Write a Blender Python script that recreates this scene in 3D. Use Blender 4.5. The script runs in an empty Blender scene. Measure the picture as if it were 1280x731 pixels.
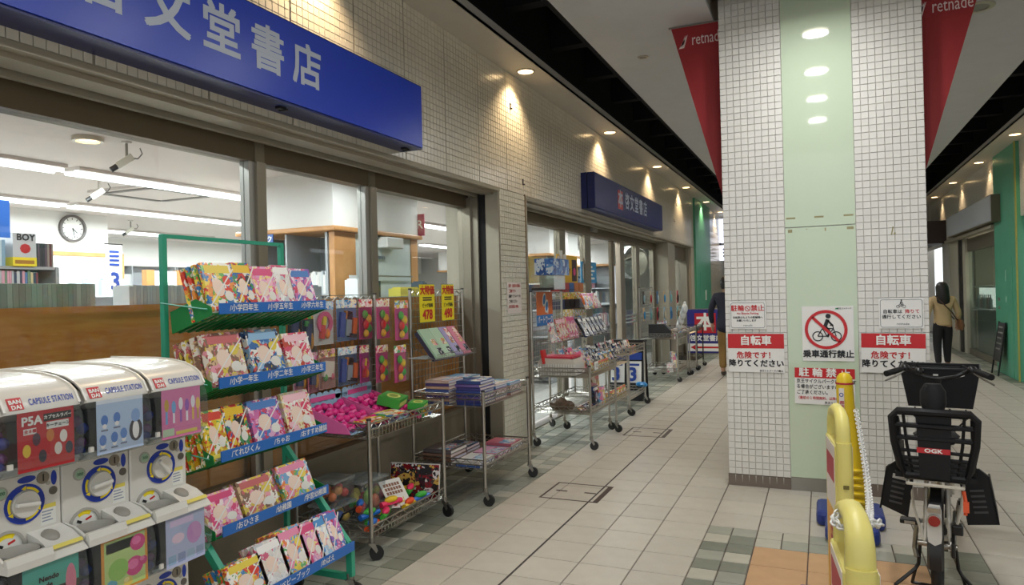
import bpy, bmesh, math, random
from mathutils import Vector, Matrix, Euler
random.seed(11)
S = bpy.context.scene
COL = S.collection
PI = math.pi
rad = math.radians

# ------------------------------------------------------------------ camera
cam = bpy.data.cameras.new('camera')
cam.sensor_fit = 'HORIZONTAL'; cam.sensor_width = 36.0
cam.lens = 885.22 / 1280 * 36.0
cam.clip_start = 0.05; cam.clip_end = 200
camo = bpy.data.objects.new('camera', cam); COL.objects.link(camo)
_fw = Vector((-0.400690, 0.916214, 0.000566)); _rt = Vector((0.915937, 0.400584, -0.024322)); _up = Vector((0.022511, 0.009227, 0.999704))
camo.matrix_world = Matrix(((_rt.x, _up.x, -_fw.x, 0), (_rt.y, _up.y, -_fw.y, 0), (_rt.z, _up.z, -_fw.z, 1.5486), (0, 0, 0, 1)))
S.camera = camo

# ------------------------------------------------------------------ world, view, big lights
w = bpy.data.worlds.new('world'); S.world = w; w.use_nodes = True
w.node_tree.nodes['Background'].inputs[0].default_value = (0.93, 0.97, 1.0, 1)
w.node_tree.nodes['Background'].inputs[1].default_value = 1.25
S.view_settings.view_transform = 'Standard'; S.view_settings.look = 'None'
S.view_settings.exposure = 0.08; S.view_settings.gamma = 1.0; S.view_settings.use_curve_mapping = False
S.cycles.max_bounces = 6; S.cycles.diffuse_bounces = 3; S.cycles.glossy_bounces = 3
S.cycles.transmission_bounces = 6; S.cycles.transparent_max_bounces = 12
S.cycles.caustics_reflective = False; S.cycles.caustics_refractive = False
S.cycles.sample_clamp_indirect = 4.0

def lin(h):
    if isinstance(h, str):
        h = h.lstrip('#'); c = [int(h[i:i + 2], 16) / 255 for i in (0, 2, 4)]
    else:
        c = list(h)
    return tuple((x / 12.92 if x <= .04045 else ((x + .055) / 1.055) ** 2.4) for x in c) + (1.0,)

def light(kind, name, loc, energy, col=(1, 1, 1), rot=(0, 0, 0), **kw):
    l = bpy.data.lights.new(name, kind); l.energy = energy; l.color = col
    for k, v in kw.items(): setattr(l, k, v)
    o = bpy.data.objects.new(name, l); o.location = loc; o.rotation_euler = rot; COL.objects.link(o)
    return o

CENTER_LIGHTS = [4.96, 3.80, 2.67, 1.52, 8.6, 11.6, 14.6, 17.6]
for y in CENTER_LIGHTS:
    light('AREA', 'ceiling_lamp_light', (0.0, y, 3.690), 17 if y < 6 else 30, (0.97, 0.985, 1.0), shape='DISK', size=0.20, spread=rad(165))
for y in (0.35, 3.35, 6.32, 9.28, 12.27, 15.13, 17.95, 20.6):
    light('SPOT', 'soffit_lamp_light', (-2.565, y, 3.655), 62, (1.0, 0.74, 0.45), spot_size=rad(120), spot_blend=0.75, shadow_soft_size=0.04)
for y in (3.4, 6.4, 9.4, 12.39, 14.97, 17.7, 20.4):
    light('SPOT', 'soffit_lamp_light', (2.625, y, 3.655), 30, (1.0, 0.72, 0.42), spot_size=rad(105), spot_blend=0.75, shadow_soft_size=0.04)
# fluorescent strips inside the bookshop; the pair nearest the window is added unseen fill
for x, y0, y1, e in ((-5.8, 1.2, 8.0, 300), (-7.85, 1.2, 9.0, 300), (-10.2, 1.2, 12.0, 320), (-5.8, 9.2, 18.0, 300), (-8.1, 13.0, 18.0, 220), (-3.62, 1.0, 5.6, 75), (-3.62, 6.8, 16.0, 150)):
    light('AREA', 'shop_strip_and_fill', (x, (y0 + y1) / 2, 2.62), e, (0.93, 0.97, 1.0), shape='RECTANGLE', size=0.12, size_y=y1 - y0)

light('AREA', 'right_shop_fill', (3.7, 16.8, 2.55), 40, (1.0, 0.96, 0.88), shape='RECTANGLE', size=.6, size_y=3.5)  # unseen fill, added to brighten the shop behind the right-hand glass
# ------------------------------------------------------------------ materials
MATS = {}
def nodes(name):
    m = bpy.data.materials.new(name); m.use_nodes = True
    nt = m.node_tree; return m, nt, nt.nodes['Principled BSDF']
def M(name, col=None, rough=.5, metal=0.0, var=0.0, vs=6.0, bump=0.0, bs=60.0, emit=0.0, alpha=1.0, coat=0.0, spec=None, rnd=0.0):
    if name in MATS: return MATS[name]
    m, nt, b = nodes(name); N = nt.nodes; L = nt.links
    c = lin(col); b.inputs['Base Color'].default_value = c
    b.inputs['Roughness'].default_value = rough; b.inputs['Metallic'].default_value = metal
    if coat: b.inputs['Coat Weight'].default_value = coat
    if spec is not None: b.inputs['Specular IOR Level'].default_value = spec
    if emit:
        b.inputs['Emission Color'].default_value = c; b.inputs['Emission Strength'].default_value = emit
    if alpha < 1: b.inputs['Alpha'].default_value = alpha
    if var or bump or rnd:
        tc = N.new('ShaderNodeTexCoord'); no = N.new('ShaderNodeTexNoise'); no.inputs['Scale'].default_value = vs; no.inputs['Detail'].default_value = 4
        L.new(tc.outputs['Object'], no.inputs['Vector'])
        hs = N.new('ShaderNodeHueSaturation'); hs.inputs['Color'].default_value = c
        mr = N.new('ShaderNodeMapRange'); mr.inputs[1].default_value = .25; mr.inputs[2].default_value = .75
        mr.inputs[3].default_value = 1 - var; mr.inputs[4].default_value = 1 + var
        L.new(no.outputs['Fac'], mr.inputs[0])
        if rnd:
            oi = N.new('ShaderNodeObjectInfo'); ge = N.new('ShaderNodeNewGeometry')
            ad = N.new('ShaderNodeMath'); ad.operation = 'ADD'; L.new(oi.outputs['Random'], ad.inputs[0]); L.new(ge.outputs['Random Per Island'], ad.inputs[1])
            fr = N.new('ShaderNodeMath'); fr.operation = 'FRACT'; L.new(ad.outputs[0], fr.inputs[0])
            m2 = N.new('ShaderNodeMapRange'); m2.inputs[3].default_value = 1 - rnd; m2.inputs[4].default_value = 1 + rnd; L.new(fr.outputs[0], m2.inputs[0])
            mu = N.new('ShaderNodeMath'); mu.operation = 'MULTIPLY'; L.new(mr.outputs[0], mu.inputs[0]); L.new(m2.outputs[0], mu.inputs[1])
            L.new(mu.outputs[0], hs.inputs['Value'])
        else:
            L.new(mr.outputs[0], hs.inputs['Value'])
        L.new(hs.outputs['Color'], b.inputs['Base Color'])
        if bump:
            n2 = N.new('ShaderNodeTexNoise'); n2.inputs['Scale'].default_value = bs; L.new(tc.outputs['Object'], n2.inputs['Vector'])
            bp = N.new('ShaderNodeBump'); bp.inputs['Strength'].default_value = bump; bp.inputs['Distance'].default_value = .01
            L.new(n2.outputs['Fac'], bp.inputs['Height']); L.new(bp.outputs['Normal'], b.inputs['Normal'])
    MATS[name] = m
    return m

def glass(name, tint='e8f0ee', refl=.08, dens=0.06, rough=.0, dcol='c8d0cc'):
    """thin pane: mostly transparent, fresnel reflection, a little milky dust"""
    if name in MATS: return MATS[name]
    m, nt, b = nodes(name); N = nt.nodes; L = nt.links; N.remove(b)
    out = [n for n in N if n.type == 'OUTPUT_MATERIAL'][0]
    tr = N.new('ShaderNodeBsdfTransparent'); tr.inputs[0].default_value = lin(tint)
    gl = N.new('ShaderNodeBsdfGlossy'); gl.inputs['Roughness'].default_value = rough
    df = N.new('ShaderNodeBsdfDiffuse'); df.inputs[0].default_value = lin(dcol)
    fr = N.new('ShaderNodeLayerWeight'); fr.inputs[0].default_value = .5
    pw = N.new('ShaderNodeMath'); pw.operation = 'POWER'; pw.inputs[1].default_value = 4.0; L.new(fr.outputs['Facing'], pw.inputs[0])
    ml = N.new('ShaderNodeMath'); ml.operation = 'MULTIPLY_ADD'; ml.inputs[1].default_value = .5; ml.inputs[2].default_value = refl; ml.use_clamp = True; L.new(pw.outputs[0], ml.inputs[0])
    m1 = N.new('ShaderNodeMixShader'); m1.inputs[0].default_value = dens; L.new(tr.outputs[0], m1.inputs[1]); L.new(df.outputs[0], m1.inputs[2])
    m2 = N.new('ShaderNodeMixShader'); L.new(ml.outputs[0], m2.inputs[0]); L.new(m1.outputs[0], m2.inputs[1]); L.new(gl.outputs[0], m2.inputs[2])
    L.new(m2.outputs[0], out.inputs[0]); MATS[name] = m
    return m

def print_mat(name, cols, scale=26, line=0.22, bg=None, rough=.25, seed=0.0, warp=.5, coat=0.3):
    """printed paper: irregular colour patches of a palette, with rows of small marks"""
    if name in MATS: return MATS[name]
    m, nt, b = nodes(name); N = nt.nodes; L = nt.links
    tc = N.new('ShaderNodeTexCoord'); oi = N.new('ShaderNodeObjectInfo')
    cx = N.new('ShaderNodeCombineXYZ'); cx.inputs[1].default_value = seed
    ml = N.new('ShaderNodeMath'); ml.operation = 'MULTIPLY'; ml.inputs[1].default_value = 7.0; L.new(oi.outputs['Random'], ml.inputs[0]); L.new(ml.outputs[0], cx.inputs[0])
    va = N.new('ShaderNodeVectorMath'); L.new(tc.outputs['Object'], va.inputs[0]); L.new(cx.outputs[0], va.inputs[1])
    no = N.new('ShaderNodeTexNoise'); no.inputs['Scale'].default_value = scale * .6; L.new(va.outputs[0], no.inputs['Vector'])
    mx = N.new('ShaderNodeMix'); mx.data_type = 'VECTOR'; mx.inputs[0].default_value = warp * .12
    L.new(va.outputs[0], mx.inputs[4]); L.new(no.outputs['Color'], mx.inputs[5])
    vo = N.new('ShaderNodeTexVoronoi'); vo.inputs['Scale'].default_value = scale; L.new(mx.outputs[1], vo.inputs['Vector'])
    sp = N.new('ShaderNodeSeparateColor'); L.new(vo.outputs['Color'], sp.inputs[0])
    cr = N.new('ShaderNodeValToRGB'); cr.color_ramp.interpolation = 'CONSTANT'
    while len(cr.color_ramp.elements) < len(cols): cr.color_ramp.elements.new(.5)
    for i, c in enumerate(cols):
        cr.color_ramp.elements[i].position = i / len(cols); cr.color_ramp.elements[i].color = lin(c)
    L.new(sp.outputs[0], cr.inputs[0])
    v2 = N.new('ShaderNodeTexVoronoi'); v2.inputs['Scale'].default_value = scale * 3.1; L.new(mx.outputs[1], v2.inputs['Vector'])
    s2 = N.new('ShaderNodeSeparateColor'); L.new(v2.outputs['Color'], s2.inputs[0])
    lt = N.new('ShaderNodeMath'); lt.operation = 'LESS_THAN'; lt.inputs[1].default_value = line; L.new(s2.outputs[1], lt.inputs[0])
    c2 = N.new('ShaderNodeValToRGB'); c2.color_ramp.interpolation = 'CONSTANT'
    alt = (bg or cols)[::-1]
    while len(c2.color_ramp.elements) < len(alt): c2.color_ramp.elements.new(.5)
    for i, c in enumerate(alt):
        c2.color_ramp.elements[i].position = i / len(alt); c2.color_ramp.elements[i].color = lin(c)
    L.new(s2.outputs[0], c2.inputs[0])
    mc = N.new('ShaderNodeMix'); mc.data_type = 'RGBA'; L.new(lt.outputs[0], mc.inputs[0]); L.new(cr.outputs[0], mc.inputs[6]); L.new(c2.outputs[0], mc.inputs[7])
    L.new(mc.outputs[2], b.inputs['Base Color']); b.inputs['Roughness'].default_value = rough; b.inputs['Coat Weight'].default_value = coat; b.inputs['Coat Roughness'].default_value = .15
    MATS[name] = m
    return m

def wood_mat(name, c1, c2, rough=.45, scale=(1, 1, 8)):
    if name in MATS: return MATS[name]
    m, nt, b = nodes(name); N = nt.nodes; L = nt.links
    tc = N.new('ShaderNodeTexCoord'); mp = N.new('ShaderNodeMapping'); mp.inputs['Scale'].default_value = scale; L.new(tc.outputs['Object'], mp.inputs[0])
    no = N.new('ShaderNodeTexNoise'); no.inputs['Scale'].default_value = 5; no.inputs['Detail'].default_value = 6; no.inputs['Distortion'].default_value = .6; L.new(mp.outputs[0], no.inputs['Vector'])
    cr = N.new('ShaderNodeValToRGB'); cr.color_ramp.elements[0].position = .3; cr.color_ramp.elements[0].color = lin(c1); cr.color_ramp.elements[1].position = .7; cr.color_ramp.elements[1].color = lin(c2)
    L.new(no.outputs['Fac'], cr.inputs[0]); L.new(cr.outputs[0], b.inputs['Base Color']); b.inputs['Roughness'].default_value = rough
    MATS[name] = m
    return m

# ------------------------------------------------------------------ mesh builder
class MB:
    def __init__(s): s.v = []; s.f = []; s.m = []; s.cur = 0; s.M = None
    def mat(s, i): s.cur = i; return s
    def at(s, *a):
        s.M = a[0] if a else None; return s
    def add(s, vs, fs):
        o = len(s.v)
        s.v += [tuple(s.M @ Vector(v)) for v in vs] if s.M is not None else [tuple(v) for v in vs]
        for f in fs: s.f.append(tuple(i + o for i in f)); s.m.append(s.cur)
        return s
    def box(s, x0, x1, y0, y1, z0, z1):
        return s.add([(x0, y0, z0), (x1, y0, z0), (x1, y1, z0), (x0, y1, z0), (x0, y0, z1), (x1, y0, z1), (x1, y1, z1), (x0, y1, z1)],
                     [(3, 2, 1, 0), (4, 5, 6, 7), (0, 1, 5, 4), (1, 2, 6, 5), (2, 3, 7, 6), (3, 0, 4, 7)])
    def cbox(s, c, d, R=None):
        x, y, z = d[0] / 2, d[1] / 2, d[2] / 2
        vs = [Vector(q) for q in ((-x, -y, -z), (x, -y, -z), (x, y, -z), (-x, y, -z), (-x, -y, z), (x, -y, z), (x, y, z), (-x, y, z))]
        if R is not None: vs = [R @ v for v in vs]
        return s.add([v + Vector(c) for v in vs], [(3, 2, 1, 0), (4, 5, 6, 7), (0, 1, 5, 4), (1, 2, 6, 5), (2, 3, 7, 6), (3, 0, 4, 7)])
    def quad(s, a, b, c, d): return s.add([a, b, c, d], [(0, 1, 2, 3)])
    def tube(s, pts, r, n=6, closed=False, cap=True):
        P = [Vector(p) for p in pts]; k = len(P); R = r if isinstance(r, (list, tuple)) else [r] * k
        vs = []; up = None
        for i in range(k):
            if closed: t = (P[(i + 1) % k] - P[i - 1])
            else: t = (P[min(i + 1, k - 1)] - P[max(i - 1, 0)])
            t = t.normalized() if t.length > 1e-9 else Vector((0, 0, 1))
            if up is None:
                up = Vector((0, 0, 1)) if abs(t.z) < .9 else Vector((0, 1, 0))
            a = t.cross(up)
            if a.length < 1e-6: a = t.orthogonal()
            a.normalize(); b = a.cross(t).normalized(); up = b
            for j in range(n):
                q = 2 * PI * j / n + (PI / n)
                vs.append(P[i] + a * math.cos(q) * R[i] + b * math.sin(q) * R[i])
        fs = []
        for i in range(k if closed else k - 1):
            i2 = (i + 1) % k
            for j in range(n):
                j2 = (j + 1) % n
                fs.append((i * n + j, i * n + j2, i2 * n + j2, i2 * n + j))
        if cap and not closed:
            fs.append(tuple(range(n))[::-1]); fs.append(tuple((k - 1) * n + j for j in range(n)))
        return s.add(vs, fs)
    def cyl(s, a, b, r, r2=None, n=10): return s.tube([a, b], [r, r if r2 is None else r2], n)
    def loft(s, rings, n=14, cap=True, closed_v=False):
        """rings: (centre, rx, ry[, rotz, tilt matrix])"""
        vs = []
        for g in rings:
            c = Vector(g[0]); a = g[3] if len(g) > 3 else 0; T = g[4] if len(g) > 4 else None
            for j in range(n):
                q = 2 * PI * j / n; v = Vector((g[1] * math.cos(q), g[2] * math.sin(q), 0))
                v = Matrix.Rotation(a, 3, 'Z') @ v
                if T is not None: v = T @ v
                vs.append(c + v)
        k = len(rings); fs = []
        for i in range(k - 1):
            for j in range(n):
                j2 = (j + 1) % n; fs.append((i * n + j, i * n + j2, (i + 1) * n + j2, (i + 1) * n + j))
        if cap: fs.append(tuple(range(n))[::-1]); fs.append(tuple((k - 1) * n + j for j in range(n)))
        return s.add(vs, fs)
    def prism(s, poly, a, b, axis='x'):
        """polygon in the two other axes (in order) extruded along axis from a to b"""
        def P(u, v, t): return {'x': (t, u, v), 'y': (u, t, v), 'z': (u, v, t)}[axis]
        n = len(poly)
        vs = [P(u, v, a) for u, v in poly] + [P(u, v, b) for u, v in poly]
        fs = [tuple(range(n))[::-1], tuple(range(n, 2 * n))] + [(i, (i + 1) % n, (i + 1) % n + n, i + n) for i in range(n)]
        return s.add(vs, fs)
    def disc(s, c, r, axis='y', n=20, rx=None):
        rx = rx or r; vs = []
        for j in range(n):
            q = 2 * PI * j / n; u, v = rx * math.cos(q), r * math.sin(q)
            vs.append({'y': (c[0] + u, c[1], c[2] + v), 'x': (c[0], c[1] + u, c[2] + v), 'z': (c[0] + u, c[1] + v, c[2])}[axis])
        return s.add(vs, [tuple(range(n))])
    def ring(s, c, r0, r1, d, axis='y', n=24, a0=0, a1=2 * PI):
        """flat annulus of thickness d (toward minus axis)"""
        full = abs(a1 - a0 - 2 * PI) < 1e-6; k = n if full else n + 1; vs = []
        def P(u, v, t): return {'y': (c[0] + u, c[1] - t, c[2] + v), 'x': (c[0] - t, c[1] + u, c[2] + v), 'z': (c[0] + u, c[1] + v, c[2] - t)}[axis]
        for j in range(k):
            q = a0 + (a1 - a0) * j / n
            for r, t in ((r0, 0), (r1, 0), (r1, d), (r0, d)): vs.append(P(r * math.cos(q), r * math.sin(q), t))
        fs = []
        for j in range(n):
            j2 = (j + 1) % k
            for e in range(4):
                e2 = (e + 1) % 4; fs.append((j * 4 + e, j * 4 + e2, j2 * 4 + e2, j2 * 4 + e))
        if not full: fs += [(0, 1, 2, 3), tuple((k - 1) * 4 + e for e in (3, 2, 1, 0))]
        return s.add(vs, fs)
    def ell(s, c, rx, ry, rz, n=12, m=8, R=None):
        vs = []; fs = []
        for i in range(1, m):
            t = PI * i / m
            for j in range(n):
                q = 2 * PI * j / n; vs.append(Vector((rx * math.sin(t) * math.cos(q), ry * math.sin(t) * math.sin(q), rz * math.cos(t))))
        vs += [Vector((0, 0, rz)), Vector((0, 0, -rz))]; top = len(vs) - 2
        if R is not None: vs = [R @ v for v in vs]
        vs = [v + Vector(c) for v in vs]
        for i in range(m - 2):
            for j in range(n):
                j2 = (j + 1) % n; fs.append((i * n + j, (i + 1) * n + j, (i + 1) * n + j2, i * n + j2))
        for j in range(n):
            j2 = (j + 1) % n; fs.append((top, j, j2)); fs.append((top + 1, (m - 2) * n + j2, (m - 2) * n + j))
        return s.add(vs, fs)
    def mesh(s, name, mats):
        me = bpy.data.meshes.new(name); me.from_pydata(s.v, [], s.f)
        for x in (mats if isinstance(mats, (list, tuple)) else [mats]): me.materials.append(x)
        if any(s.m): me.polygons.foreach_set('material_index', s.m)
        return me
    def build(s, name, mats, parent=None, smooth=False, loc=None, rot=None, bevel=0):
        me = s.mesh(name, mats)
        bm = bmesh.new(); bm.from_mesh(me); bmesh.ops.recalc_face_normals(bm, faces=bm.faces)
        if bevel:
            bmesh.ops.bevel(bm, geom=bm.edges[:], offset=bevel, segments=2, affect='EDGES', profile=.5, clamp_overlap=True)
        bm.to_mesh(me); bm.free()
        if smooth:
            me.polygons.foreach_set('use_smooth', [True] * len(me.polygons)); me.set_sharp_from_angle(angle=rad(40))
        return link(name, me, parent, loc, rot)

def link(name, me, parent=None, loc=None, rot=None):
    o = bpy.data.objects.new(name, me); COL.objects.link(o)
    if parent is not None: o.parent = parent
    if loc is not None: o.location = loc
    if rot is not None: o.rotation_euler = rot
    return o
def tag(o, label=None, cat=None, group=None, kind=None):
    if label: o['label'] = label
    if cat: o['category'] = cat
    if group: o['group'] = group
    if kind: o['kind'] = kind
    return o
def thing(name, label, cat, loc=(0, 0, 0), rz=0.0, group=None):
    o = bpy.data.objects.new(name, None); o.empty_display_size = .05; COL.objects.link(o)
    o.location = loc; o.rotation_euler = (0, 0, rz)
    return tag(o, label, cat, group)
def struct(o): o['kind'] = 'structure'; return o
def copy_tree(o, parent=None, loc=None, rz=None):
    c = o.copy(); COL.objects.link(c); c.parent = parent
    if loc is not None: c.location = loc
    if rz is not None: c.rotation_euler = (0, 0, rz)
    for ch in list(o.children): copy_tree(ch, c)
    return c
TXT = {}
def text_mesh(body, size, bold=0.0, align='CENTER', res=2, ext=0.0, spacing=1.0):
    k = (body, round(size, 4), bold, align, ext, spacing)
    if k in TXT: return TXT[k]
    c = bpy.data.curves.new('lettering', 'FONT'); c.body = body; c.size = size; c.align_x = align; c.align_y = 'CENTER'
    c.resolution_u = res; c.extrude = ext; c.space_character = spacing
    o = bpy.data.objects.new('lettering_tmp', c); COL.objects.link(o)
    bpy.context.view_layer.update()
    me = bpy.data.meshes.new_from_object(o.evaluated_get(bpy.context.evaluated_depsgraph_get()))
    bpy.data.objects.remove(o)
    if bold > 0:      # heavier strokes: four slightly shifted layers of the same outline
        V = [tuple(v.co) for v in me.vertices]; F = [tuple(p.vertices) for p in me.polygons]; b = bold * size; nv = len(V); V2 = []; F2 = []
        for i, (dx, dy) in enumerate(((-b, -b), (b, -b), (b, b), (-b, b))):
            V2 += [(v[0] + dx, v[1] + dy, v[2] + i * .00015) for v in V]; F2 += [tuple(q + i * nv for q in f) for f in F]
        me = bpy.data.meshes.new('lettering'); me.from_pydata(V2, [], F2)
    me.name = 'lettering'; TXT[k] = me
    return me
ROT = {'-y': (PI / 2, 0, 0), '+x': (PI / 2, 0, PI / 2), '-x': (PI / 2, 0, -PI / 2), 'up': (0, 0, 0)}
def text(body, size, mat, parent, loc, face='-y', bold=.02, align='CENTER', sx=1.0, name='lettering', rot=None, ext=0.0, spacing=1.0):
    me = text_mesh(body, size, bold, align, ext=ext, spacing=spacing)
    if me.materials and me.materials[0] != mat: me = me.copy()
    me.materials.clear(); me.materials.append(mat)
    o = link(name, me, parent, loc, rot or ROT[face]); o.scale = (sx, 1, 1)
    return o
R3 = lambda ax, a: Matrix.Rotation(a, 3, ax)

WHITE = M('white_paint', 'd8d6d0', .5); PAPER = M('paper', 'e4e0d6', .7); BLACK = M('black_plastic', '141416', .4)
CHROME = M('chrome_wire', 'b4b0a8', .28, 1.0); STEEL = M('brushed_steel', '9a968e', .38, 1.0); DARKSTEEL = M('dark_steel', '4a4846', .45, .8)
RED = M('print_red', 'c01820', .45); BLUEP = M('print_blue', '1c3f94', .45); INK = M('print_ink', '16181c', .5); WPRINT = M('print_white', 'eceae4', .5)
YEL = M('print_yellow', 'f0d820', .5)

# ================================================================== FLOOR
GROUT = M('floor_grout', '5a4f48', .85, var=.15)
floor = struct(MB().box(-3.2, 3.4, -3.5, 46, -.06, -.005).build('floor', GROUT))
TB = M('floor_tile_beige', 'b4aea2', .36, var=.06, vs=9, rnd=.05, bump=.02)
TG1 = M('floor_tile_moss', '74776a', .4, var=.08, vs=12, rnd=.07); TG2 = M('floor_tile_sage', '909184', .4, var=.07, vs=12, rnd=.06); TG3 = M('floor_tile_pale', 'aaa798', .4, var=.06, vs=12, rnd=.05)
TO = M('floor_tile_orange', 'b8926a', .42, var=.08, vs=9, rnd=.05)
GX, GY = -2.2055, 3.245
def tile_mesh(sx, sy, m, nm):
    b = MB(); e = .0025; t = .0016
    x, y = sx / 2 - .0022, sy / 2 - .0022
    b.add([(-x, -y, -.006), (x, -y, -.006), (x, y, -.006), (-x, y, -.006), (-x + e, -y + e, 0), (x - e, -y + e, 0), (x - e, y - e, 0), (-x + e, y - e, 0)],
          [(4, 5, 6, 7), (0, 1, 5, 4), (1, 2, 6, 5), (2, 3, 7, 6), (3, 0, 4, 7)])
    return b.mesh(nm, m)
tiles = []   # (x, y, size, material index)
R_ = random.Random(5)
def in_band(x, y): return -.7055 < x < .7945 and y < 4.745
def in_orange(x, y): return -.4055 < x < .4945 and y < 4.445
ix = -2
xs_big = [GX + .3 * i for i in range(0, 16)]
for j in range(-8, 100):
    y = GY + .3 * j
    for x in xs_big:
        cx, cy = x + .15, y + .15
        if x > 2.4 - .01: continue
        if in_orange(cx, cy): tiles.append((cx, cy, .3, 'o')); continue
        if in_band(cx, cy):
            for a in (-.075, .075):
                for c in (-.075, .075): tiles.append((cx + a, cy + c, .15, R_.choice('ggsspg')))
            continue
        tiles.append((cx, cy, .3, 'b'))
    for k in range(6):       # border along the shop front
        for c in (.075, .225):
            tiles.append((GX - .075 - .15 * k, y + c, .15, R_.choice('ggsssp')))
    for k in range(3):       # border along the right-hand shops
        for c in (.075, .225):
            tiles.append((GX + 4.8 + .075 + .15 * k, y + c, .15, R_.choice('ggssp')))
_f = 885.22
def scr(p):
    v = Vector(p) - Vector((0, 0, 1.5486)); z = v.dot(_fw)
    if z < .3: return None
    return 640 + _f * v.dot(_rt) / z, 365.5 - _f * v.dot(_up) / z, z
TM = {('b', .3): tile_mesh(.3, .3, TB, 'floor_tile'), ('o', .3): tile_mesh(.3, .3, TO, 'orange_tile'), ('g', .15): tile_mesh(.15, .15, TG1, 'border_tile'), ('s', .15): tile_mesh(.15, .15, TG2, 'border_tile'), ('p', .15): tile_mesh(.15, .15, TG3, 'border_tile')}
def near_key(t):
    q = scr((t[0], t[1], 0))
    if q is None: return 99 + t[1]
    inside = -40 < q[0] < 1320 and q[1] < 790
    return q[2] if inside else 60 + abs(q[2])
big = sorted([t for t in tiles if t[2] > .2], key=near_key); small = sorted([t for t in tiles if t[2] < .2], key=near_key)
rest = {}
for lst, n, nm in ((big, 300, 'floor_tile'), (small, 300, 'border_tile')):
    for i, t in enumerate(lst):
        if i < n: link({'o': 'orange_tile'}.get(t[3], nm), TM[(t[3], t[2])], floor, (t[0], t[1], 0))
        else: rest.setdefault(t[3], []).append(t)
rb = MB(); order = 'bogsp'
for k, l in rest.items():
    rb.mat(order.index(k))
    for t in l:
        h = t[2] / 2 - .003
        rb.add([(t[0] - h, t[1] - h, 0), (t[0] + h, t[1] - h, 0), (t[0] + h, t[1] + h, 0), (t[0] - h, t[1] + h, 0)], [(0, 1, 2, 3)])
me = rb.mesh('far_floor_tiles', [TB, TO, TG1, TG2, TG3]); o = link('far_floor_tiles', me, floor); o['kind'] = 'stuff'
# floor hatches: dark metal edging inlaid in the tiles
EDGE = M('hatch_edging', '4a3c36', .5, .3)
for i, (x0, x1, y0, y1) in enumerate(((-1.995, -1.535, 4.97, 5.42), (-1.985, -1.535, 7.39, 7.845))):
    hb = MB()
    for (a, b_, c, d) in ((x0, x1, y0, y0 + .016), (x0, x1, y1 - .016, y1), (x0, x0 + .016, y0, y1), (x1 - .04, x1, y0, y1)):
        hb.box(a, b_, c, d, -.002, .0015)
    hb.box(x0 + .06, x0 + .15, (y0 + y1) / 2 - .012, (y0 + y1) / 2 + .012, -.002, .0015); hb.box(x1 - .17, x1 - .08, (y0 + y1) / 2 - .012, (y0 + y1) / 2 + .012, -.002, .0015)
    o = hb.build('trim_%d' % (i + 1), EDGE); struct(o)
    o['label'] = ['floor hatch edging in the tiles beside the wire carts', 'far floor hatch edging in the tiles beyond the first'][i]
# the long dark expansion joint
struct(MB().box(-1.612, -1.599, 1.0, 30, -.003, .0008).build('trim_3', M('expansion_joint', '2c2624', .7)))

# ================================================================== mosaic wall tiles
def mosaic(mb, o, u, v, n, nu, nv, p=.05, g=.0035, t=.008, skip=None, wide=0):
    o, u, v, n = map(Vector, (o, u, v, n))
    h = p - g
    for i in range(nu):
        for j in range(nv):
            if skip and skip(i, j): continue
            a = o + u * (i * p + g / 2) + v * (j * p + g / 2)
            hu = h - (.009 if wide and (i + 1) % wide == 0 else 0)
            a = a + n * (t - .0016); f0 = a + n * .0016; e = .001
            q = [a, a + u * hu, a + u * hu + v * h, a + v * h]
            r = [f0 + u * e + v * e, f0 + u * (hu - e) + v * e, f0 + u * (hu - e) + v * (h - e), f0 + u * e + v * (h - e)]
            mb.add(q + r, [(4, 5, 6, 7), (0, 1, 5, 4), (1, 2, 6, 5), (2, 3, 7, 6), (3, 0, 4, 7)])
    return mb
def stuff(mb, name, mat, parent):
    o = link(name, mb.mesh(name, mat), parent); o['kind'] = 'stuff'; return o
WT = M('wall_tile_ivory', 'd8d1bf', .22, rnd=.035, var=.02); WG = M('wall_grout', 'b4ab99', .8)
PT = M('pillar_tile_white', 'd8d5cd', .25, rnd=.03, var=.02); PG = M('pillar_grout', 'c9c5bb', .8)
XW = -2.73
# --- left wall: fascia above the openings + tiled pier
wl = MB()
wl.box(-3.0, XW - .008, -1.2, 16.95, 2.53, 3.95); wl.box(-3.3, XW - .008, 6.0, 6.625, 0, 2.53)
wl.box(-3.3, XW - .008, 16.60, 17.0, 0, 2.53)
wl.box(-3.3, -2.735, 19.4, 46, 0, 3.95)
wall_left = struct(wl.build('wall_left', WG))
tm = MB(); mosaic(tm, (XW - .008, -1.0, 2.53), (0, 1, 0), (0, 0, 1), (1, 0, 0), 359, 23, wide=12)
stuff(tm, 'fascia_tiles', WT, wall_left)
tm = MB(); mosaic(tm, (XW - .008, 6.0, .03), (0, 1, 0), (0, 0, 1), (1, 0, 0), 12, 50, p=.052, skip=lambda i, j: j > 47)
stuff(tm, 'pier_tiles', M('pier_tile', 'd0cdbc', .25, rnd=.03), wall_left)
tm = MB(); mosaic(tm, (-2.735, 19.5, .1), (0, 1, 0), (0, 0, 1), (1, 0, 0), 160, 24, p=.15, g=.008)
stuff(tm, 'far_wall_tiles', WT, wall_left)
for y, z in ((6.31, 3.36), (6.58, 2.66), (14.9, 3.3), (14.6, 2.95)):
    MB().box(XW, XW + .006, y - .01, y + .01, z - .03, z + .03).box(XW + .006, XW + .022, y - .006, y + .006, z - .03, z - .02).build('wall_hook', DARKSTEEL, wall_left)
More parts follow.
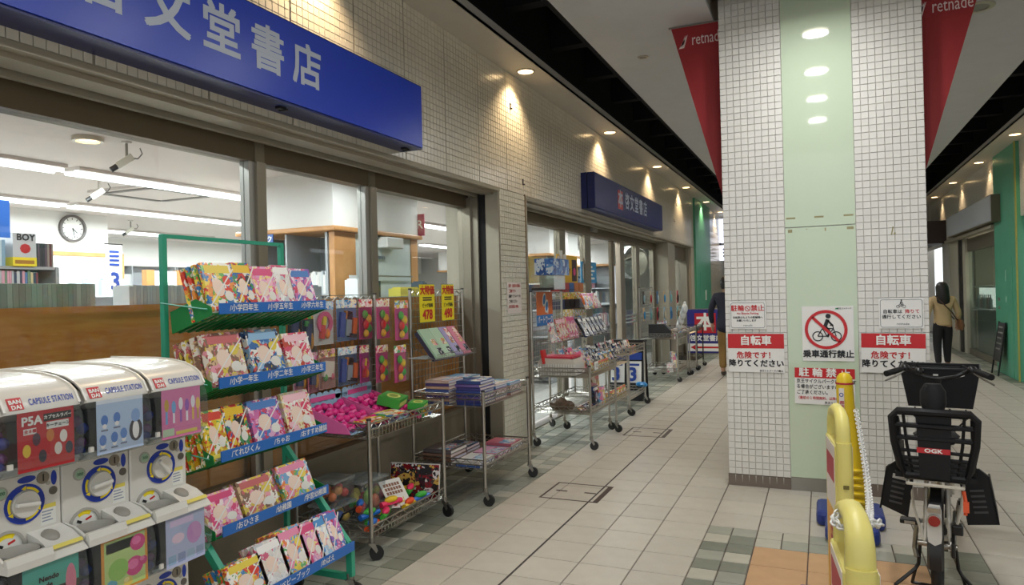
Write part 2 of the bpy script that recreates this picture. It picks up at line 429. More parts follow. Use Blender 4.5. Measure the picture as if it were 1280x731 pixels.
# lintel trim under the fascia
LT = M('lintel_metal', 'a09886', .5, .35, var=.04); BRZ = M('bronze_frame', '6a5d49', .45, .3, var=.05); BRZ2 = M('bronze_light', '8c8474', .38, .6); SLOT = M('shutter_slot', '0c0c0c', .8)
lm = MB()
for y0, y1 in ((-1.0, 6.0), (6.66, 16.9)):
    lm.mat(0).box(-2.775, -2.722, y0, y1, 2.497, 2.527); lm.mat(0).box(-2.905, -2.775, y0, y1, 2.475, 2.52)
    lm.mat(1).box(-2.94, -2.905, y0, y1, 2.50, 2.53)
    lm.mat(0).box(-2.975, -2.94, y0, y1, 2.455, 2.52)
lm.mat(0).box(-2.865, XW - .004, 5.975, 6.0, 0, 2.5)
lm.mat(0).box(-2.80, -2.722, 6.625, 6.655, 0, 2.527)
lm.mat(2).box(-2.742, -2.726, 6.613, 6.626, 0, 2.54)
struct(lm.build('trim_4', [LT, SLOT, M('rusty_seal', '6e5638', .7)]))

# ================================================================== window_1 : the shop window
GL = glass('shop_glass', 'f2f6f5', .04, .01)
win = struct(MB().box(-3.16, -3.05, -1.0, 5.99, 2.36, 2.56).build('window_1', BRZ))
for a, b_ in ((3.18, 3.30), (4.33, 4.45)):
    MB().box(-3.14, -3.03, a + .045, b_, .5, 2.36).build('mullion', BRZ2, win); MB().box(-3.12, -3.05, a, a + .045, .5, 2.36).build('mullion_channel', M('alu_channel', 'a4a29c', .35, .7), win)
    MB().box(-3.06, -3.04, a + .045, b_, 2.36, 2.56).build('head_joint', BRZ2, win)
MB().box(-3.14, -3.035, -1, 5.99, .47, .51).build('sill', BRZ2, win)
MB().box(-3.12, -3.06, -1, 5.99, 0.0, .47).build('apron_panel', M('apron', '857a68', .5, .25, var=.08), win)
MB().box(-3.14, -3.05, 1.03, 1.10, .5, 2.36).build('mullion', BRZ2, win)
for a, b_ in ((-.9, 1.03), (1.10, 3.18), (3.30, 4.33), (4.45, 5.94)):
    MB().box(-3.094, -3.086, a, b_, .51, 2.36).build('pane', GL, win)
jb = MB(); jb.mat(1).box(-2.94, -2.865, 5.985, 6.0, 0, 2.5)
jb.mat(0).box(-3.0, -2.94, 5.96, 6.0, 0, 2.5).box(-3.03, -3.005, 5.93, 6.0, 0, 2.45).box(-3.14, -3.035, 5.94, 6.0, 0, 2.45); jb.mat(2).box(-3.006, -2.999, 5.95, 5.99, 0, 2.46)
jb.build('jamb', [BRZ2, SLOT, STEEL], win)

# ================================================================== door_1 : automatic entrance, window_2 beyond it
dr = struct(MB().box(-3.12, -3.02, 6.63, 14.12, 2.34, 2.54).build('door_1', BRZ))
for a, b_, z0 in ((8.50, 8.72, 0), (9.55, 9.82, 0), (11.02, 11.18, 0), (11.45, 11.72, 0), (12.55, 12.80, 0), (13.95, 14.12, 0)):
    MB().box(-3.12, -3.04 if a != 11.02 else -3.07, a, b_, z0, 2.34).build('stile', BRZ2 if a != 11.02 else BRZ, dr)
for a, b_ in ((6.63, 8.50), (8.95, 9.55), (9.82, 11.02), (11.72, 12.55), (12.80, 13.95)):
    MB().box(-3.085, -3.077, a, b_, .05, 2.34).build('pane', GL, dr)
for z in (.98, 1.04, 1.10):
    MB().box(-3.076, -3.072, 11.72, 13.95, z, z + .02).build('safety_stripe', M('frost_stripe', 'b8c8c2', .6), dr)
MB().box(-3.02, -2.98, 9.75, 10.0, 2.40, 2.46).build('sensor', M('sensor_grey', '8e8c84', .4), dr)
MB().box(-3.12, -3.0, 6.63, 14.12, -.004, .012).build('threshold', STEEL, dr)
w2 = struct(MB().box(-3.1, -2.78, 14.12, 14.85, 0, 2.5).build('window_2', LT))
MB().box(-3.02, -2.86, 14.85, 16.6, 2.2, 2.5).build('window_head', BRZ, w2); MB().box(-3.0, -2.8, 16.35, 16.6, 0, 2.5).build('mullion', BRZ2, w2)
MB().box(-2.96, -2.952, 14.85, 16.35, .3, 2.2).build('pane', GL, w2); MB().box(-3.0, -2.9, 14.85, 16.35, 0, .3).build('sill', BRZ2, w2)
for z in (.98, 1.06, 1.14): MB().box(-2.951, -2.948, 14.85, 16.35, z, z + .025).build('safety_stripe', MATS['frost_stripe'], w2)

# ================================================================== green columns, right wall
GRN = M('column_green', '56a584', .4, var=.05); GRND = M('column_green_dark', '2f8462', .5, var=.06)
gc = struct(MB().box(-3.2, -2.69, 17.0, 19.4, 0, 3.68).build('wall_green_column', GRN))
MB().box(-2.69, -2.684, 17.55, 18.9, .25, 1.95).build('access_panel', GRN, gc)
MB().box(-2.684, -2.672, 18.3, 18.42, 1.25, 1.5).build('notice', WPRINT, gc)
XR = 2.79
wr = MB(); wr.box(XR + .008, 3.1, -1.0, 12.96, 2.53, 3.95); wr.box(XR + .008, 3.1, 14.55, 40, 2.53, 3.95); wr.box(XR + .008, 3.3, 19.6, 20.6, 0, 2.53); wr.box(XR + .05, 3.3, 26, 46, 0, 2.6); wr.box(4.6, 4.7, -1, 26, 0, 2.6)
wall_right = struct(wr.build('wall_right', PG))
tm = MB(); mosaic(tm, (XR + .008, 12.96, 2.53), (0, -1, 0), (0, 0, 1), (-1, 0, 0), 60, 23); mosaic(tm, (XR + .008, 22.5, 2.53), (0, -1, 0), (0, 0, 1), (-1, 0, 0), 159, 23)
mosaic(tm, (XR + .008, 20.6, .05), (0, -1, 0), (0, 0, 1), (-1, 0, 0), 20, 49)
mosaic(tm, (XR + .008, 40, 2.53), (0, -1, 0), (0, 0, 1), (-1, 0, 0), 115, 8, p=.15, g=.008)
stuff(tm, 'fascia_tiles', PT, wall_right)
gr = struct(MB().box(2.75, 3.6, 13.0, 14.55, 0, 3.68).build('wall_green_column', GRN))
MB().box(2.744, 2.75, 13.35, 14.4, .02, 1.93).build('access_panel', GRN, gr); MB().box(2.742, 2.75, 12.99, 13.08, 0, 3.68).build('yellow_seal', M('seal_yellow', 'a8a84c', .6), gr)
for z in (1.08, 1.22): MB().box(2.72, 2.744, 14.2, 14.25, z, z + .05).build('latch', STEEL, gr)
for z0, z1 in ((1.55, 1.72), (1.2, 1.3)): MB().box(2.741, 2.7445, 13.75, 13.79, z0, z1).build('chalk_mark', M('scuff', '9cc2b0', .8), gr)
# right shop front: lintel, glass, shutter guide
rs = struct(MB().box(2.70, 2.80, 14.55, 19.6, 2.47, 2.53).build('window_3', LT))
MB().box(2.92, 2.93, 14.6, 18.0, .1, 2.47).build('pane', glass('right_glass', 'dfe8e2', .07, .14, dcol='93a399'), rs)
MB().box(2.86, 2.98, 17.98, 18.1, 0, 2.47).build('mullion', M('cream_post', 'b8b4a2', .5), rs); MB().box(2.86, 2.98, 18.1, 18.3, 0, 2.47).build('side_panel', M('cream_post', 'b8b4a2', .5), rs)
MB().box(2.82, 2.98, 18.3, 18.55, 0, 2.5).build('shutter_guide', DARKSTEEL, rs); MB().box(2.80, 2.98, 18.55, 19.6, 0, 2.5).build('pier', MATS['cream_post'], rs)
MB().box(2.9, 2.98, 14.6, 18.0, 2.2, 2.47).build('head', BRZ2, rs); MB().box(2.9, 2.98, 14.6, 18.0, 0, .12).build('sill', BRZ2, rs)
db = MB()
for i in range(9):
    for j in range(26):
        db.cbox((2.935, 14.75 + .07 * i + (.035 if j % 2 else 0), 1.38 + .04 * j), (.004, .045, .018), R3('X', .6 if (i + j) % 2 else -.6))
db.build('leaf_film', M('leaf_film', 'b0b878', .6), rs)
# right shop behind the glass
struct(MB().box(3.05, 4.6, 14.55, 19.6, 2.6, 2.7).box(4.5, 4.6, 14.5, 20, 0, 2.7).box(3.3, 4.6, 19.5, 19.6, 0, 2.7).build('wall_right_shop', M('shop_cream', 'b9b39a', .7)))
struct(MB().box(3.4, 4.6, -1, 46, -.05, -.002).build('floor_right_shop', M('shop_floor_r', '8f8a7c', .6)))

# ================================================================== pillar
PYF, PX0, PX1, PD = 5.7765, -.700, .693, .158
pl = struct(MB().box(PX0 + .008, PX1 - .008, PYF + .008, PYF + PD - .008, 0, 4.15).box(-.44, .44, PYF + PD - .01, PYF + 1.2, 0, 4.06).build('wall_pillar', PG))
tm = MB()
mosaic(tm, (PX0, PYF + .008, .09), (1, 0, 0), (0, 0, 1), (0, -1, 0), 9, 80, p=.0503, g=.003)
mosaic(tm, (PX1 - 9 * .0503, PYF + .008, .09), (1, 0, 0), (0, 0, 1), (0, -1, 0), 9, 80, p=.0503, g=.003)
mosaic(tm, (PX0 + .008, PYF + PD, .09), (0, -1, 0), (0, 0, 1), (-1, 0, 0), 3, 80)
mosaic(tm, (PX1 - .008, PYF, .09), (0, 1, 0), (0, 0, 1), (1, 0, 0), 3, 80)
stuff(tm, 'pillar_tiles', PT, pl)
GGL = M('green_back_painted_glass', 'c0ceb4', .04, spec=.5)
MB().box(-.244, .238, PYF - .004, PYF + .01, 1.995, 4.1).build('glass_panel', GGL, pl); MB().box(-.244, .238, PYF - .004, PYF + .01, .10, 1.988).build('glass_panel', GGL, pl)
gs = MB()
for x in (-.236, -.04, .16): gs.box(x, x + .065, PYF - .0048, PYF - .003, 2.055, 2.068)
for x, w_ in ((-.225, .03), (.18, .045), (-.1, .012), (.03, .01)): gs.box(x, x + w_, PYF - .0048, PYF - .003, 1.965 + random.uniform(-.03, .01), 1.977)
gs.build('tape_residue', M('tape_residue', '98926c', .9), pl)
sk = MB().box(-.244, .238, PYF - .006, PYF + .01, 0, .098).build('steel_kickplate', STEEL, pl)
SKB = M('skirting_brown', '6e6258', .6, var=.05)
bs = MB().box(PX0 - .004, -.246, PYF - .004, PYF + .01, 0, .088).box(.24, PX1 + .004, PYF - .004, PYF + .01, 0, .088).box(PX0 - .004, PX0 + .01, PYF, PYF + PD, 0, .088).box(PX1 - .01, PX1 + .004, PYF, PYF + PD, 0, .088).build('skirting', SKB, pl)
gd = MB()
for i in range(1, 9):
    h = random.uniform(.055, .07)
    gd.add([(PX0 + i * .0503 - .003, PYF - .0048, .088), (PX0 + i * .0503 + .003, PYF - .0048, .088), (PX0 + i * .0503, PYF - .0048, .088 - h)], [(0, 2, 1)])
    gd.add([(PX1 - i * .0503 - .003, PYF - .0048, .088), (PX1 - i * .0503 + .003, PYF - .0048, .088), (PX1 - i * .0503, PYF - .0048, .088 - h)], [(0, 2, 1)])
gd.build('grout_drips', M('drip', 'b8b4a8', .8), pl)
MB().cbox((.475, PYF - .001, 1.93), (.008, .003, .06), R3('Y', .2)).cbox((.49, PYF - .001, 1.91), (.012, .003, .012)).build('tape_scrap', MATS['tape_residue'], pl)

# ================================================================== ceiling
CW = M('ceiling_white', 'c2c5c8', .6, var=.03); CG = M('soffit_ivory', 'c4bfb3', .55, var=.03); BLK = M('void_black', '0b0b0c', .9); BLK2 = M('void_black_beam', '17171a', .8)
ceil = struct(MB().box(-1.82, -.757, -1.2, 46, 3.72, 3.75).box(.80, 1.875, -1.2, 46, 3.72, 3.75).box(-.757, .80, -1.2, 5.5, 3.72, 3.75).box(-.757, .80, 7.2, 46, 3.72, 3.75).build('ceiling', CW))
MB().box(-.86, .9, 5.4, 7.3, 4.06, 4.1).box(-.86, -.757, 5.4, 7.3, 3.75, 4.1).box(.80, .9, 5.4, 7.3, 3.75, 4.1).box(-.757, .8, 5.4, 5.5, 3.75, 4.1).box(-.757, .8, 7.2, 7.3, 3.75, 4.1).build('recess_box', M('recess_grey', '8a857e', .7), ceil)
for nm, a, b_, lip in (('ceiling_soffit_left', -2.76, -2.40, 1), ('ceiling_soffit_right', 2.43, 2.82, -1)):
    so = struct(MB().box(a, b_, -1.2, 46, 3.68, 3.70).build(nm, CG))
    e = b_ if lip == 1 else a
    MB().box(min(e, e - .012 * lip), max(e, e - .012 * lip), -1.2, 46, 3.68, 3.762).build('lip', M('soffit_lip', 'b2b0ab', .5), so)
bk = struct(MB().box(-2.9, -1.7, -1.2, 46, 4.7, 4.75).box(1.75, 2.95, -1.2, 46, 4.7, 4.75).box(-1.82, -1.79, -1.2, 46, 3.75, 4.7).box(1.84, 1.87, -1.2, 46, 3.75, 4.7).box(-2.9, -2.7, -1.2, 46, 3.77, 4.7).box(2.75, 2.95, -1.2, 46, 3.77, 4.7).build('ceiling_void', BLK))
for i in range(26):
    y = 2.4 + 1.25 * i
    for x0, x1 in ((-2.7, -1.82), (1.87, 2.75)):
        MB().box(x0, x1, y, y + .14, 4.25, 4.62).build('beam', BLK2, bk)
for x in (-2.2, 2.2): MB().cyl((x, -1.2, 4.2), (x, 40, 4.2), .06, n=8).build('duct_pipe', BLK2, bk)
# end of the arcade, far away
struct(MB().box(-3.3, 3.4, 46, 46.2, 0, 4.8).build('wall_back', M('far_wall', '8d8f8e', .7)))
struct(MB().box(-3.05, 3.3, -3.6, -3.5, 0, .02).build('trim_5', STEEL))

# ------------------------------------------------------------------ ceiling lamps
LENSW = M('lamp_lens_warm', 'ffd9a0', .4, emit=9.0); LENSC = M('lamp_lens_cool', 'fff2dc', .4, emit=14.0); RIM = M('lamp_rim', 'c8bfae', .3, .6)
def downlight(x, y, z, r, lens, label, group):
    t = thing('ceiling_downlight', label, 'light', (x, y, z), group=group)
    MB().ring((0, 0, 0), r * .86, r * 1.08, .008, 'z', 24).build('trim_ring', RIM, t)
    MB().disc((0, 0, -.003), r * .86, 'z', 24).build('lens', lens, t)
    return t
for k, y in enumerate(CENTER_LIGHTS):
    if y < 6: downlight(0.0, y, 3.718, .12, LENSC, 'round white downlight in the middle ceiling before the tiled pillar', 'centre row of downlights before the pillar')
    else: downlight(0.0, y, 3.718, .12, LENSC, 'round white downlight in the middle ceiling behind the tiled pillar', 'centre row of downlights behind the pillar')
OW = ['first', 'second', 'third', 'fourth', 'fifth', 'sixth']
for k, y in enumerate((6.32, 9.28, 12.27, 15.13, 17.95, 20.6)):
    downlight(-2.565, y, 3.678, .085, LENSW, 'warm downlight in the soffit above the bookshop, %s from the big blue sign' % OW[k], 'warm soffit lamps above the bookshop')
for k, y in enumerate((12.39, 14.97, 17.7, 20.4)):
    downlight(2.625, y, 3.678, .085, LENSW, 'warm downlight in the right soffit, %s going away from the camera' % OW[k], 'warm soffit lamps on the right side')
for x, y, r, lb in ((-1.477, 6.564, .05, 'small dark downlight in the grey ceiling left of the banner'), (1.17, 6.63, .13, 'large unlit round downlight in the ceiling right of the right banner')):
    t = thing('ceiling_fitting', lb, 'light', (x, y, 3.719))
    MB().ring((0, 0, 0), r * .7, r, .008, 'z', 24).build('trim_ring', RIM, t); MB().disc((0, 0, -.002), r * .72, 'z', 20).build('lens', M('unlit_lens', '8b877e', .3), t)

# ================================================================== bookshop interior shell
SW = M('shop_wall_white', 'dedbd6', .7); SC = M('shop_ceiling', 'cfc6c0', .8); SF = M('shop_floor', 'b4b0aa', .35, var=.05); SG = M('shelf_grey', 'a2a5a8', .45, .1); WD = wood_mat('beech_wood', 'b07a44', 'c8935a', .4, (1, 6, 1)); WDP = wood_mat('window_wood', 'd27c2c', 'e29644', .38, (1, 1.2, 9))
struct(MB().box(-12, -3.13, -2, 20, -.05, -.004).build('floor_shop', SF))
struct(MB().box(-12, -3.0, -2, 20, 2.70, 2.8).build('ceiling_shop', SC))
struct(MB().box(-12.1, -11.9, -2, 20, 0, 2.8).box(-12, -3.2, 19.7, 20, 0, 2.8).box(-12, -3.1, -2.1, -1.9, 0, 2.8).build('wall_shop_back', SW))
TUBE = M('fluorescent_tube', 'f4fbff', .4, emit=6.0)
for k, (x, y0, y1) in enumerate(((-5.8, 1.0, 3.9), (-5.8, 4.0, 6.9), (-7.83, 2.6, 5.3), (-7.83, 5.4, 8.2), (-10.15, 6.8, 9.6), (-5.8, 9.0, 11.6), (-5.85, 11.7, 14.0), (-8.1, 13.6, 16.2))):
    t = thing('strip_light', 'long white fluorescent strip on the shop ceiling, ' + ['nearest pane, left run', 'nearest pane, right run', 'second row, left run', 'second row, right run', 'farthest row', 'seen right of the white bulkhead, upper left', 'seen right of the white bulkhead, upper right', 'seen right of the white bulkhead, lower'][k], 'light', (x, 0, 2.70), group='fluorescent strips in the bookshop')
    MB().box(-.12, .12, y0, y1, -.03, -.001).build('housing', SC, t)
    MB().tube([(-.06, y0, -.045), (-.06, y1, -.045)], .016, 6).build('tube', TUBE, t); MB().tube([(.06, y0, -.045), (.06, y1, -.045)], .016, 6).build('tube', TUBE, t)
t = thing('shop_downlight', 'warm round downlight on the shop ceiling beside the camera', 'light', (-4.65, 3.34, 2.70))
MB().ring((0, 0, 0), .075, .10, .03, 'z').build('trim_ring', RIM, t); MB().disc((0, 0, -.01), .078, 'z').build('lens', LENSW, t)
t = thing('air_conditioner', 'square grey ceiling air outlet behind the second camera', 'air outlet', (-6.4, 5.35, 2.70))
MB().box(-.45, .45, -.45, .45, -.025, -.001).build('panel', SC, t)
for i, a in enumerate((0, PI / 2, PI, 1.5 * PI)):
    MB().cbox((.36, 0, -.03), (.06, .66, .012)).build('louvre', M('louvre_grey', '6e6a66', .6), t, rot=(0, 0, a))

# bulkheads with cove and timber trim, shelving below
def bulkhead(nm, x0, x1, y0, y1):
    o = struct(MB().box(x0, x1, y0, y1, 2.2, 2.70).build(nm, SW))
    MB().box(x0 - .04, x1 + .04, y0 - .04, y1 + .04, 2.155, 2.2).build('timber_trim', WD, o, bevel=.012)
    return o
bulkhead('wall_bulkhead', -5.15, -4.05, 5.25, 6.72); bulkhead('wall_bulkhead', -5.3, -4.15, 11.1, 12.6); bulkhead('wall_bulkhead', -9.5, -4.75, 16.8, 18.0)
struct(MB().box(-11.9, -11.35, 4, 19, 2.2, 2.7).build('wall_cove', SW))

BOOKCOL = {'blue': ['a8c4d8', '8fb2cc', 'c4d8e2'], 'mix': ['b8c0c4', 'c46a78', '4a78a8', 'd8c89a', '6a8a70', 'e0dcd4', '883a48', '30405c', 'd8a0b0'], 'grey': ['a9b5a4', '9caa98', 'b3bcac', 'a0aa9c'], 'dark': ['2a2c34', '5a4a58', '40485a', '8a8078', '6c2c30'], 'white': ['dcdad4', 'cfd2d0', 'e2dfd8', 'c6ccd0'], 'yell': ['c8a038', '7a3c48', '3a3a48', 'd8b048', '8a5c28']}
BMAT = {}
def bmat(c):
    if c not in BMAT: BMAT[c] = M('book_spine_' + c, c, .45, rnd=.12)
    return BMAT[c]
BM = {}
def book_mesh(th, d, h, c):
    k = (th, d, h, c)
    if k not in BM:
        b = MB(); b.mat(0).box(0, th, 0, d, 0, h); b.mat(1).box(th * .12, th * .88, .004, d + .0015, h - .002, h + .0012); BM[k] = b.mesh('book', [bmat(c), PAPER])
    return BM[k]
def book_row(x0, n, loc, rz, pal, label, group, th=.016, d=.12, h=.17, var=.1, rnd=None, gap=.0015, far=None):
    """books standing side by side, spines toward local -y; loc = left front foot"""
    r = rnd or random.Random(int(abs(loc[0] * 97 + loc[1] * 31 + loc[2] * 13) * 100))
    x = x0; c, s_ = math.cos(rz), math.sin(rz); J = MB(); pals = BOOKCOL[pal]
    for i in range(n):
        hh = round(h * (1 + r.choice((-var, 0, var * .5, 0))), 4); tt = round(th * r.choice((.8, 1, 1.2)), 4)
        if far is not None:
            J.mat(pals.index(r.choice(pals))).box(x, x + tt, 0, d, 0, hh); x += tt + gap; continue
        o = link('book', book_mesh(tt, d, hh, r.choice(BOOKCOL[pal])), None, (loc[0] + x * c, loc[1] + x * s_, loc[2]), (0, 0, rz))
        tag(o, label, 'book', group); x += tt + gap
    if far is not None:
        tag(J.build('far_books', [bmat(c_) for c_ in pals], None, loc=loc, rot=(0, 0, rz)), label, 'books', kind='stuff')
    return x
def bookcase(label, loc, rz, w, h, d, zs, n_div=0, mat=None, back=True):
    mat = mat or SG
    t = thing('bookcase', label, 'bookcase', loc, rz)
    for x in (0, w - .025): MB().box(x, x + .025, 0, d, 0, h).build('side_panel', mat, t)
    if back: MB().box(.025, w - .025, d - .012, d, 0, h).build('back_panel', mat, t)
    for z in zs: MB().box(.025, w - .025, .005, d - .012, z - .02, z).build('shelf', mat, t)
    for k in range(n_div): 
        x = w * (k + 1) / (n_div + 1); MB().box(x - .01, x + .01, 0, d - .012, 0, h).build('divider', mat, t)
    return t
H = PI / 2
# a) bookcase standing inside the window with a timber back
t = thing('window_bookcase', 'timber-backed low bookcase standing along the inside of the shop window', 'bookcase', (-3.15, 1.0, 0), H)
MB().box(-1.2, 4.92, 0, .025, .06, 1.535).build('timber_back', WDP, t); MB().box(-1.2, 4.92, .025, .30, .05, .09).build('plinth', SG, t)
MB().box(-1.2, 4.92, .025, .30, 1.44, 1.462).build('shelf', SG, t)
for x in (-1.2, .35, 1.9, 3.4, 4.9): MB().box(x, x + .02, .025, .30, .05, 1.46).build('side_panel', SG, t)
book_row(0, 44, (-3.20, 1.30, 1.463), H, 'grey', 'grey green paperback in the long row standing along the window ledge', 'grey paperbacks on the window ledge', th=.021, d=.11, h=.178, var=.0)
book_row(0, 22, (-3.20, 2.50, 1.463), H, 'white', 'thin pale booklet on the window ledge right of the grey paperbacks', 'thin booklets on the window ledge', th=.018, d=.12, h=.17, var=.02)
book_row(0, 12, (-3.20, 2.98, 1.463), H, 'white', 'pale booklet on the window ledge behind the green rack frame', 'pale booklets behind the rack', th=.02, d=.12, h=.15)
# b) comics bookcase on the far left
bookcase('grey comics bookcase at the far left inside the shop', (-5.0, 2.05, 0), H, 1.30, 1.812, .30, (.1, .5, .9, 1.3, 1.60, 1.812))
book_row(0, 34, (-5.03, 2.41, 1.813), H, 'blue', 'pale blue comic volume standing on the far left bookcase', 'pale blue comics on the far left bookcase', th=.0165, d=.13, h=.175, var=.0)
book_row(0, 8, (-5.03, 3.205, 1.813), H, 'dark', 'dark comic volume standing right of the boxed set', 'dark comics right of the boxed set', th=.015, d=.13, h=.165, var=.0)
book_row(0, 40, (-5.03, 2.5, 1.602), H, 'mix', 'bright comic volume on the shelf below the pale blue comics', 'bright comics on the far left bookcase', th=.0165, d=.13, h=.18, var=.06)
t = thing('boxed_set', 'grey and white comic boxed set with red splash and yellow band', 'box', (-4.99, 3.03, 1.813), H)
MB().box(0, .155, 0, .15, .06, .225).build('carton', M('box_white', 'c6c8cc', .4), t); MB().box(-.001, .156, -.001, .151, 0, .06).build('yellow_band', YEL, t)
text('BOY', .062, INK, t, (.085, -.002, .195), '-y', .03); MB().ell((.08, -.001, .12), .038, .002, .034, 7, 4).build('red_splash', RED, t)
MB().box(.012, .14, -.002, 0, .015, .04).build('band_print', M('band_print', 'a8741c', .5), t)
t = tag(MB().box(0, .012, 0, .12, 0, .20).build('hanging_poster', M('poster_blue', '2c62b4', .4), loc=(-4.0, 2.29, 1.91)), 'blue hanging poster cut by the left edge', 'poster')
# c) white column with the clock
struct(MB().box(-10.2, -8.70, 5.25, 6.5, 0, 2.7).build('wall_clock_column', SW))
t = thing('wall_clock', 'round white wall clock with dark rim on the shop column', 'clock', (-8.70, 6.0, 2.50), H)
MB().ring((0, 0, 0), .145, .172, .045, 'y', 32).build('rim', M('clock_rim', '4c4440', .35), t, smooth=True); MB().disc((0, -.018, 0), .15, 'y', 32).build('dial', WPRINT, t)
hm = MB()
for k in range(12):
    a = k * PI / 6; hm.cbox((.122 * math.sin(a), -.02, .122 * math.cos(a)), (.009, .003, .026), R3('Y', a))
hm.build('hour_marks', INK, t)
MB().cbox((.030, -.023, -.028), (.010, .003, .085), R3('Y', rad(133))).build('hour_hand', INK, t); MB().cbox((.012, -.026, -.056), (.007, .003, .125), R3('Y', rad(168))).build('minute_hand', INK, t)
t = thing('notice_board', 'white notice board in a timber frame below the clock', 'board', (-8.66, 5.72, 1.35), H)
MB().box(0, .78, -.02, 0, 0, .80).build('panel', WPRINT, t); MB().box(-.03, .95, -.035, 0, .80, .85).build('top_rail', WD, t); MB().box(.78, .95, -.035, 0, -.9, .80).build('post', WD, t)
book_row(0, 30, (-8.3, 5.75, 1.64), H, 'blue', 'pale book in the row below the notice board', 'pale books below the notice board', th=.022, d=.14, h=.21, var=.08)
bookcase('low grey bookcase in front of the clock column', (-8.28, 5.55, 0), H, 1.2, 1.64, .3, (.5, 1.0, 1.64))
# d) narrow upright banner
t = thing('upright_banner', 'narrow white upright banner with a blue numeral 3', 'banner', (-6.0, 4.46, 1.62), H)
MB().box(0, .16, 0, .01, 0, .46).build('sheet', WPRINT, t); text('3', .22, BLUEP, t, (.085, -.002, .12), '-y', .02); [MB().box(.03, .13, -.002, 0, .27 + .04 * i, .29 + .04 * i).build('print_line', BLUEP, t) for i in range(4)]
MB().tube([(-.01, .005, .47), (.17, .005, .47)], .006, 5).build('rod', DARKSTEEL, t)
# e) far wall bookcases
for k in range(5):
    y = 8.0 + 1.9 * k
    bookcase('tall grey bookcase on the rear shop wall, bay %s from the clock column' % ['one', 'two', 'three', 'four', 'five'][k], (-11.35, y, 0), H, 1.88, 2.2, .3, (.2, .6, 1.0, 1.4, 1.80), 1)
    for z, pal in ((1.402, 'mix'), (1.802, 'white')):
        book_row(.05, 23, (-11.36, y, z), H, pal, 'far row of small books in bay %s of the rear wall bookcases, %s' % (['one', 'two', 'three', 'four', 'five'][k], 'upper shelf' if z > 1.5 else 'lower shelf'), None, th=.03, d=.15, h=.25, var=.15, gap=.008, far=1)
tag(MB().box(0, .42, 0, .01, 0, .25).build('promo_card', RED, loc=(-11.0, 9.55, 1.84), rot=(0, 0, H)), 'red promotional card on the rear wall bookcase', 'card')
t = thing('end_display', 'timber-edged display end panel with white centre in the shop', 'display', (-6.6, 5.45, 0), H)
MB().box(0, .30, 0, .04, 0, 1.88).build('panel', WPRINT, t); MB().box(-.10, 0, -.02, .05, 0, 1.89).build('timber_edge', WD, t); MB().box(.30, .40, -.02, .05, 0, 1.89).build('timber_edge', WD, t)
# f) shelving under the bulkhead seen through the second pane
bookcase('grey shelving below the white bulkhead behind the second pane', (-5.1, 5.27, 0), 0, .96, 2.15, .5, (.3, .8, 1.2, 1.58), 1)
t = thing('category_sign', 'small blue category sign hanging below the bulkhead trim', 'sign', (-4.88, 5.22, 2.055))
MB().box(-.13, .16, -.012, 0, 0, .1).build('plate', M('sign_blue', '1c4f9c', .4), t); text('コミック', .07, WPRINT, t, (.015, -.014, .05), '-y', .03)
book_row(0, 22, (-4.58, 5.29, 1.582), 0, 'white', 'pale book on the shelving behind the second pane', 'pale books behind the second pane', th=.018, d=.14, h=.2, var=.12)
t = thing('counter_backdrop', 'pale counter backdrop with timber ends behind the third pane', 'counter', (-4.07, 5.27, 0), H)
MB().box(0, .32, -.01, .05, 0, 2.15).build('timber_end', WD, t); MB().box(.32, 1.32, 0, .05, 0, 2.15).build('pale_panel', M('pale_panel', 'c3cbc8', .5), t); MB().box(1.32, 1.45, -.01, .05, 0, 2.15).build('timber_end', WD, t)
MB().box(.70, 1.0, -.12, 0, 2.03, 2.14).build('white_unit', WHITE, t, bevel=.01); MB().tube([(.35, -.03, 1.75), (1.3, -.03, 1.75)], .008, 5).build('rail', STEEL, t)
for i in range(4): MB().box(.62 + i * .05, .65 + i * .05, -.02, 0, 1.92, 1.95).build('label_mark', M('grey_mark', '70767a', .5), t)
for i, (x, c, h, lb) in enumerate(((.42, 'e6e2b8', .16, 'cream paper note taped by the counter rail'), (.20, 'd8d8d4', .2, 'white card leaning on the timber end of the counter'))):
    tag(MB().cbox((0, 0, h / 2), (.12, .006, h), R3('X', -.1)).build('paper_note', M('note_' + c, c, .7), loc=(-4.0, 5.27 + x, 1.55), rot=(0, 0, H)), lb, 'note')
t = thing('desk_shelf', 'grey counter shelf running behind the second and third panes', 'shelf', (-3.75, 4.4, 0), H)
MB().box(0, 2.1, 0, .3, 1.50, 1.54).build('top', SG, t); MB().box(0, .04, 0, .3, 0, 1.50).build('support', SG, t); MB().box(2.06, 2.1, 0, .3, 0, 1.50).build('support', SG, t)
for i, (x, w_, h, c, lb) in enumerate(((.15, .2, .1, '7f8a90', 'clear grey acrylic box on the counter shelf'), (.85, .07, .16, 'e0e4e4', 'white bottle on the counter shelf'), (1.05, .16, .15, '2f3a36', 'dark green box on the counter shelf'), (1.55, .4, .08, 'e6d860', 'yellow paper stack on the counter shelf'), (1.98, .08, .14, '5a6a80', 'blue grey file on the counter shelf'))):
    o = MB().box(0, w_, 0, .14, 0, h).box(w_ * .1, w_ * .9, .02, .12, h, h + .012).build('counter_box', M('counter_' + c, c, .4), loc=(-3.80, 4.4 + x, 1.541), rot=(0, 0, H)); tag(o, lb, 'box')
t = thing('hanging_sign', 'narrow red hanging sign with a white letter R at the bulkhead end', 'sign', (-4.04, 6.74, 2.2)); MB().box(-.05, .06, 0, .012, 0, .24).build('plate', M('sign_rose', 'a82c50', .4), t); text('R', .13, WPRINT, t, (.005, -.003, .12), '-y', .01)
